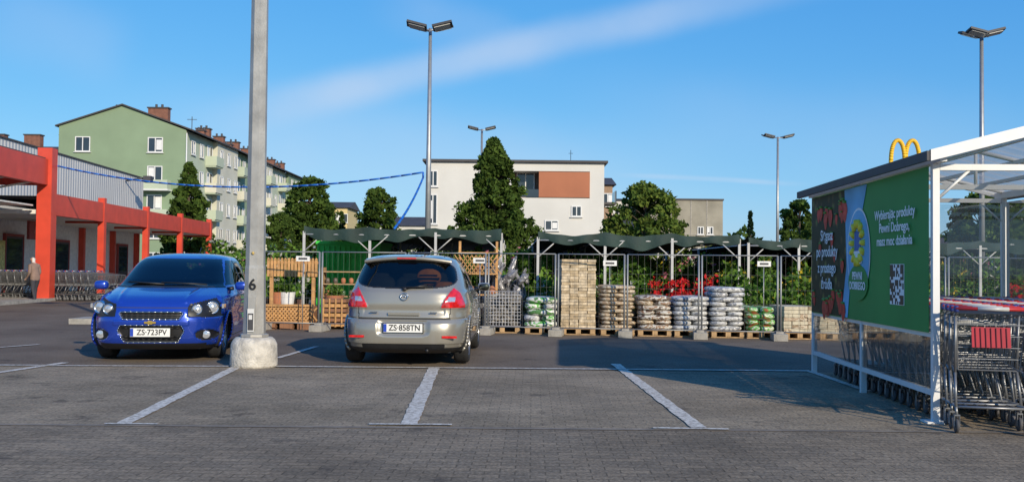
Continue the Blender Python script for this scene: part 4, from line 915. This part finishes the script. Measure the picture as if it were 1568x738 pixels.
def shelter():
    mb=MB(); Wd=2.45;Ln=4.2;H=2.32;Hr=H+.29*1.0
    for x in(0,Wd):
        for y in(0,Ln/2,Ln): mb.bb(x-.03,x+.03,y-.03,y+.03,0,H,0)
        mb.bb(x-.03,x+.03,-.2,Ln+.2,H+.001,H+.08,0); mb.bb(x-.025,x+.025,.036,Ln-.036,.24,.29,0); mb.bb(x-.025,x+.025,.036,Ln-.036,.76,.80,0)
        mb.bb(x-.1,x+.1,-.09,.09,0,.02,0)
    for y in(0,Ln/2,Ln): 
        mb.bb(.036,Wd-.036,y-.025,y+.025,H-.06,H-.005,0)
        for sx in(0,1):
            a=(0 if sx==0 else Wd); mb.tube((a,y,H+.08),(Wd/2,y,Hr+.08),.028,0,6)
            mb.tube((a+(.04 if sx==0 else -.04),y,H-.3),(a+(.3 if sx==0 else -.3),y,H-.06),.014,0,6)
        mb.tube((Wd/2,y,H-.03),(Wd/2,y,Hr+.06),.02,0,6)
    mb.add([(.04,Ln-.008,.8),(Wd-.04,Ln-.008,.8),(Wd-.04,Ln-.008,H-.08),(.04,Ln-.008,H-.08)],[(0,1,2,3)],2); mb.bb(.036,Wd-.036,Ln-.03,Ln+.03,.76,.8,0); mb.tube((.05,Ln-.05,1.75),(.62,Ln-.05,1.1),.015,0)
    for sx in(0,1):
        n=60;vs=[]
        for i in range(n+1):
            y=-.25+(Ln+.5)*i/n; dz=.018*math.sin(i*math.pi/2*.99)
            e=-.14 if sx==0 else Wd+.14
            vs+= [(e,y,H+.085+dz-.03),(Wd/2,y,Hr+.12+dz)]
        mb.add(vs,[(2*i,2*i+1,2*i+3,2*i+2) for i in range(n)],3,True)
        e0,e1=(-.14,Wd/2) if sx==0 else (Wd/2,Wd+.14)
        za,zb=(H+.055,Hr+.12) if sx==0 else (Hr+.12,H+.055)
        for y in(-.26,Ln+.26): mb.add([(e0,y-.02,za-.06),(e1,y-.02,zb-.06),(e1,y-.02,zb+.04),(e0,y-.02,za+.04),(e0,y+.02,za-.06),(e1,y+.02,zb-.06),(e1,y+.02,zb+.04),(e0,y+.02,za+.04)],[(0,1,2,3),(7,6,5,4),(3,2,6,7),(0,4,5,1)],0)
        for k in(.33,.66): 
            x=(0+(Wd/2)*k) if sx==0 else Wd-(Wd/2)*k; mb.bb(x-.02,x+.02,-.2,Ln+.2,H+.29*k+.03,H+.29*k+.07,0)
    mb.bb(-.17,-.14,-.27,Ln+.27,H+.0,H+.085,4); mb.bb(Wd+.14,Wd+.17,-.27,Ln+.27,H,H+.085,4)
    mb.bb(-.045,-.040,.04,Ln-.04,.80,H-.02,1)
    mb.bb(-.0495,-.0455,Ln*.60,Ln-.05,.81,H-.03,5)
    # printed strawberries
    rr=random.Random(8)
    for k in range(30):
        y=rr.uniform(Ln*.62,Ln-.12); z_=rr.choice([rr.uniform(.86,1.05),rr.uniform(1.95,2.2),rr.uniform(.86,2.2)]); s_=rr.uniform(.05,.11)
        vs=[(-.0515-.0002*k,y+s_*math.cos(t*math.pi/8)*(1-.25*(math.sin(t*math.pi/8)<0)),z_+1.2*s_*math.sin(t*math.pi/8)) for t in range(16)]; mb.add(vs,[tuple(range(15,-1,-1))],11)
        mb.tube((-.060,y-s_*.5,z_+1.1*s_),(-.060,y+s_*.5,z_+1.15*s_),s_*.16,12,5)
    mb.add([(-.051,Ln*.63,H-.03),(-.051,Ln*.43,H-.03),(-.051,Ln*.49,1.85),(-.051,Ln*.57,1.3),(-.051,Ln*.60,.81),(-.051,Ln*.66,.81),(-.051,Ln*.61,1.4)],[(0,6,5,4,3,2,1)],6)
    for i,(ry,rz_,mi,xx) in enumerate([(.42,.50,7,.053),(.395,.475,6,.056),(.36,.2,1,.059)]):
        zc=1.55 if i<2 else 1.22
        vs=[(-xx,Ln*.50+ry*math.cos(t*math.pi/16),zc+rz_*math.sin(t*math.pi/16)) for t in range(32)]; mb.add(vs,[tuple(range(31,-1,-1))],mi)
    for k in range(14):
        a=k/14*6.283; mb.tube((-.06,Ln*.50+.15*math.cos(a),1.66+.17*math.sin(a)),(-.062,Ln*.50+.24*math.cos(a),1.66+.26*math.sin(a)),.035,8,6)
    mb.box((-.062,Ln*.50,1.66),(.006,.22,.26),9); mb.box((-.065,Ln*.50,1.50),(.006,.30,.14),7)
    rr=random.Random(3)
    mb.box((-.048,Ln*.205,1.22),(.005,.40,.40),7)
    for i in range(13):
        for j in range(13):
            if rr.random()<.5 or (i<3 and j<3) or (i>9 and j>9) or (i<3 and j>9): mb.box((-.0515,Ln*.205-.18+.03*i,1.22-.18+.03*j),(.003,.03,.03),10)
    mb.add([(-.016,.04,.29),(-.016,Ln-.04,.29),(-.016,Ln-.04,.76),(-.016,.04,.76)],[(0,3,2,1)],2); mb.add([(Wd+.016,.04,.29),(Wd+.016,Ln-.04,.29),(Wd+.016,Ln-.04,H-.05),(Wd+.016,.04,H-.05)],[(0,1,2,3)],2)
    return mb
def vinyl(m,tfac=.5):
    nt=m.node_tree; b=nt.nodes['Principled BSDF']; out=nt.nodes['Material Output']; b.inputs['Specular IOR Level'].default_value=.2; b.inputs['Roughness'].default_value=.55
    src=b.inputs['Base Color'].links[0].from_socket; t=N(nt,'ShaderNodeBsdfTranslucent'); nt.links.new(src,t.inputs[0]); mx=N(nt,'ShaderNodeMixShader'); mx.inputs[0].default_value=tfac
    nt.links.new(b.outputs[0],mx.inputs[1]); nt.links.new(t.outputs[0],mx.inputs[2]); nt.links.new(mx.outputs[0],out.inputs['Surface']); return m
m,nt,b=nodes('poster_fruit_print')
tc=N(nt,'ShaderNodeTexCoord'); vo=N(nt,'ShaderNodeTexVoronoi'); vo.inputs['Scale'].default_value=6; vo.inputs['Randomness'].default_value=1
nt.links.new(tc.outputs['Object'],vo.inputs['Vector']); cr=N(nt,'ShaderNodeValToRGB'); el=cr.color_ramp.elements
el[0].color=(.16,.20,.05,1);el[0].position=.40;el[1].color=(.035,.045,.02,1);el[1].position=.70; e_=el.new(.54);e_.color=(.11,.09,.035,1)
nz=N(nt,'ShaderNodeTexNoise');nz.inputs['Scale'].default_value=5;nz.inputs['Detail'].default_value=5;nt.links.new(tc.outputs['Object'],nz.inputs['Vector'])
ad=N(nt,'ShaderNodeMath',operation='MULTIPLY_ADD');ad.inputs[1].default_value=.55;nt.links.new(nz.outputs['Fac'],ad.inputs[0]);nt.links.new(vo.outputs['Distance'],ad.inputs[2]); nt.links.new(ad.outputs[0],cr.inputs[0]); nt.links.new(cr.outputs[0],b.inputs['Base Color'])
fruit=vinyl(m,.1)
def translucent(name,c):
    m,nt,b=nodes(name);out=nt.nodes['Material Output'];d=N(nt,'ShaderNodeBsdfDiffuse');t=N(nt,'ShaderNodeBsdfTranslucent');tr=N(nt,'ShaderNodeBsdfTransparent');d.inputs[0].default_value=(*c,1);t.inputs[0].default_value=(*c,1);mx=N(nt,'ShaderNodeMixShader');mx.inputs[0].default_value=.6;m2=N(nt,'ShaderNodeMixShader');m2.inputs[0].default_value=.25
    nt.links.new(d.outputs[0],mx.inputs[1]);nt.links.new(t.outputs[0],mx.inputs[2]);nt.links.new(mx.outputs[0],m2.inputs[1]);nt.links.new(tr.outputs[0],m2.inputs[2]);nt.links.new(m2.outputs[0],out.inputs['Surface']);return m
roofp=translucent('polycarbonate_sheet',(.50,.50,.49))
plexi=glassmat('plexiglass',(.90,.92,.92),.05,haze=.16)
gposter=vinyl(mat('poster_green',(.07,.33,.085),.5,0,.1,1.2),.12)
sh=make('cart_shelter',shelter(),[white,gposter,plexi,roofp,dark,fruit,vinyl(mat('poster_blue',(.2,.5,.75),.3,0,.2,1.5),.05),mat('poster_white',(.9,.9,.88),.5,spec=.2),mat('poster_yellow2',(.9,.75,.08),.5,spec=.2),mat('poster_navy',(.06,.15,.4),.5,spec=.2),black,mat('poster_red',(.62,.05,.035),.5,0,.3,12,spec=.2),mat('poster_leaf',(.10,.30,.05),.5,spec=.2)],loc=SP,rz=SRZ)
def ptext(s,y,z_,size,bold=0): text(s,(-.068,y,z_),(0,-1,0),(0,0,1),size,MC['poster_white'],sh,bold=bold,ext=.001)
for i,s in enumerate(['Sięgasz','po produkty','z prostego','źródła']): ptext(s,4.2*.80,1.78-.2*i,.19,.002)
for i,s in enumerate(['Wybierając produkty','Pewni Dobrego,','masz moc działania']): ptext(s,4.2*.215,1.92-.135*i,.135,.002)
for i,s in enumerate(['PEWNI','DOBREGO']): ptext(s,4.2*.5,1.29-.11*i,.12,.003)
def place_cart(me,lx,ly,rot=0,origin=SP,rz=SRZ):
    Mw=Matrix.Translation(origin)@Matrix.Rotation(rz,4,'Z')@Matrix.Translation((lx,ly,.006))@Matrix.Rotation(rot,4,'Z')
    o=bpy.data.objects.new('shopping_cart',me); scn.collection.objects.link(o); o.matrix_world=Mw
for i in range(17): place_cart(CM if i==0 else CM2,.38-.16*max(0,1-i/3.5),-.66+.225*i,rnd.uniform(-.015,.015)-.16*max(0,1-i/3.5))
for i in range(17): place_cart(CM if i==0 else CM2,.98,-.48+.225*i,rnd.uniform(-.015,.015))
for i in range(15): place_cart(CM2,1.62,-.3+.225*i,rnd.uniform(-.015,.015))
for i in range(22): place_cart(CM2,-19.0+.26*i+0,34.3+0,rad(-90),Vector((-1.5,.6,0)),0)
for i in range(22): place_cart(CM2,-19.0+.26*i+0,35.1+0,rad(-90),Vector((-1.5,.6,0)),0)
# ------------------------------------------------------------ arches sign
mb=MB(); c=at(1386,252,60); s_=60/F
for sx in(-1,1):
    pts=[]
    for i in range(29):
        t=math.pi*i/28; pts.append(Vector((sx*11.2*s_+10.6*s_*math.cos(t),0,(-2+ (39*math.sin(t)**.72))*s_)))
    for a,b_ in zip(pts[:-1],pts[1:]): mb.tube(a,b_,.13,0,8)
mb.box((0,0,-4*s_),(54*s_,.5,7*s_),1); mb.tube((0,.0,-c.z),(0,0,-6*s_),.25,2,10)
make('yellow_arches_sign',mb,[mat('arches_yellow',(.85,.5,.02),.4),mat('sign_base_brown',(.1,.05,.03),.5),galv],loc=(c.x,60,c.z))
# ------------------------------------------------------------ person
def person():
    P={} ; V=[];E=[];Rr=[]
    def v(n,co,r,par=None):
        V.append(co);Rr.append(r);P[n]=len(V)-1
        if par is not None:E.append((P[par],P[n]))
    v('pel',(0,0,.88),(.16,.12)); v('belly',(0,.01,1.02),(.165,.125),'pel'); v('chest',(0,.05,1.22),(.17,.12),'belly'); v('sh',(0,.08,1.36),(.12,.09),'chest'); v('neck',(0,.11,1.44),(.055,.055),'sh'); v('hd0',(0,.14,1.50),(.075,.085),'neck'); v('hd1',(0,.15,1.58),(.085,.10),'hd0'); v('hd2',(0,.14,1.65),(.06,.07),'hd1'); v('nose',(0,.245,1.565),(.014,.014),'hd1')
    for s in(-1,1):
        n='L' if s<0 else 'R'; ft=.14*s
        v('sj'+n,(s*.17,.07,1.34),(.07,.07),'sh'); v('el'+n,(s*.22,.02+.02*s,1.08),(.055,.055),'sj'+n); v('wr'+n,(s*.2,.18,.90),(.035,.035),'el'+n); v('pm'+n,(s*.2,.23,.86),(.034,.025),'wr'+n)
        for k in range(4): v('f%d'%k+n,(s*.2+(k-1.5)*.018,.28+.005*(k in(1,2)),.83),(.009,.009),'pm'+n); v('g%d'%k+n,(s*.2+(k-1.5)*.018,.29,.80),(.008,.008),'f%d'%k+n)
        v('th'+n,(s*.2-s*.04,.25,.84),(.010,.010),'pm'+n)
        v('hip'+n,(s*.09,0,.82),(.10,.11),'pel'); v('kn'+n,(s*.1,.05+ft*.6,.46),(.065,.07),'hip'+n); v('an'+n,(s*.1,ft-.02,.09),(.045,.05),'kn'+n); v('toe'+n,(s*.11,ft+.13,.04),(.04,.035),'an'+n)
    me=bpy.data.meshes.new('p');me.from_pydata(V,E,[]);o=bpy.data.objects.new('p',me);scn.collection.objects.link(o)
    md=o.modifiers.new('s','SKIN');
    for i,r_ in enumerate(Rr): me.skin_vertices[0].data[i].radius=r_
    me.skin_vertices[0].data[0].use_root=True
    o.modifiers.new('b','SUBSURF').levels=2
    dg=bpy.context.evaluated_depsgraph_get(); nm=bpy.data.meshes.new_from_object(o.evaluated_get(dg)); bpy.data.objects.remove(o)
    nm.materials.clear()
    for m_ in[mat('jacket_taupe',(.22,.15,.12),.9),mat('trousers_dark',(.04,.04,.05),.9),mat('skin',(.5,.3,.22),.6),mat('hair_white',(.6,.58,.55),.9),mat('shoe_black',(.02,.02,.02),.6),mat('eye_dark',(.02,.01,.01),.3)]: nm.materials.append(m_)
    for p_ in nm.polygons:
        c_=p_.center; p_.use_smooth=True
        if c_.z>1.46: k=3 if (c_.z>1.62 or c_.y<.11) else 2
        elif c_.z>1.42 and abs(c_.x)<.06:k=2
        elif c_.z<.09:k=4
        elif c_.y>.19 and c_.z<.92 and abs(c_.x)>.12 and c_.z>.7:k=2
        elif c_.z<.80:k=1
        else:k=0
        p_.material_index=k
    ob=bpy.data.objects.new('elderly_person',nm);scn.collection.objects.link(ob)
    mb=MB()
    for s in(-1,1): mb.ell((s*.035,.238,1.59),(.012,.008,.008),0,8,6); mb.ell((s*.092,.145,1.57),(.012,.025,.035),1,8,6)
    mb.ell((0,.238,1.525),(.028,.01,.008),2,8,6)
    make('face_details',mb,[mat('eye_dark',(.02,.01,.01)),mat('skin',(.5,.3,.22)),mat('lips',(.4,.15,.13))],parent=ob)
    return ob
pe=person(); gp=gnd(53,462.5); pe.location=(gp.x,gp.y,.004); pe.rotation_euler=(0,0,rad(60)); pe.scale=(.92,.92,.92)
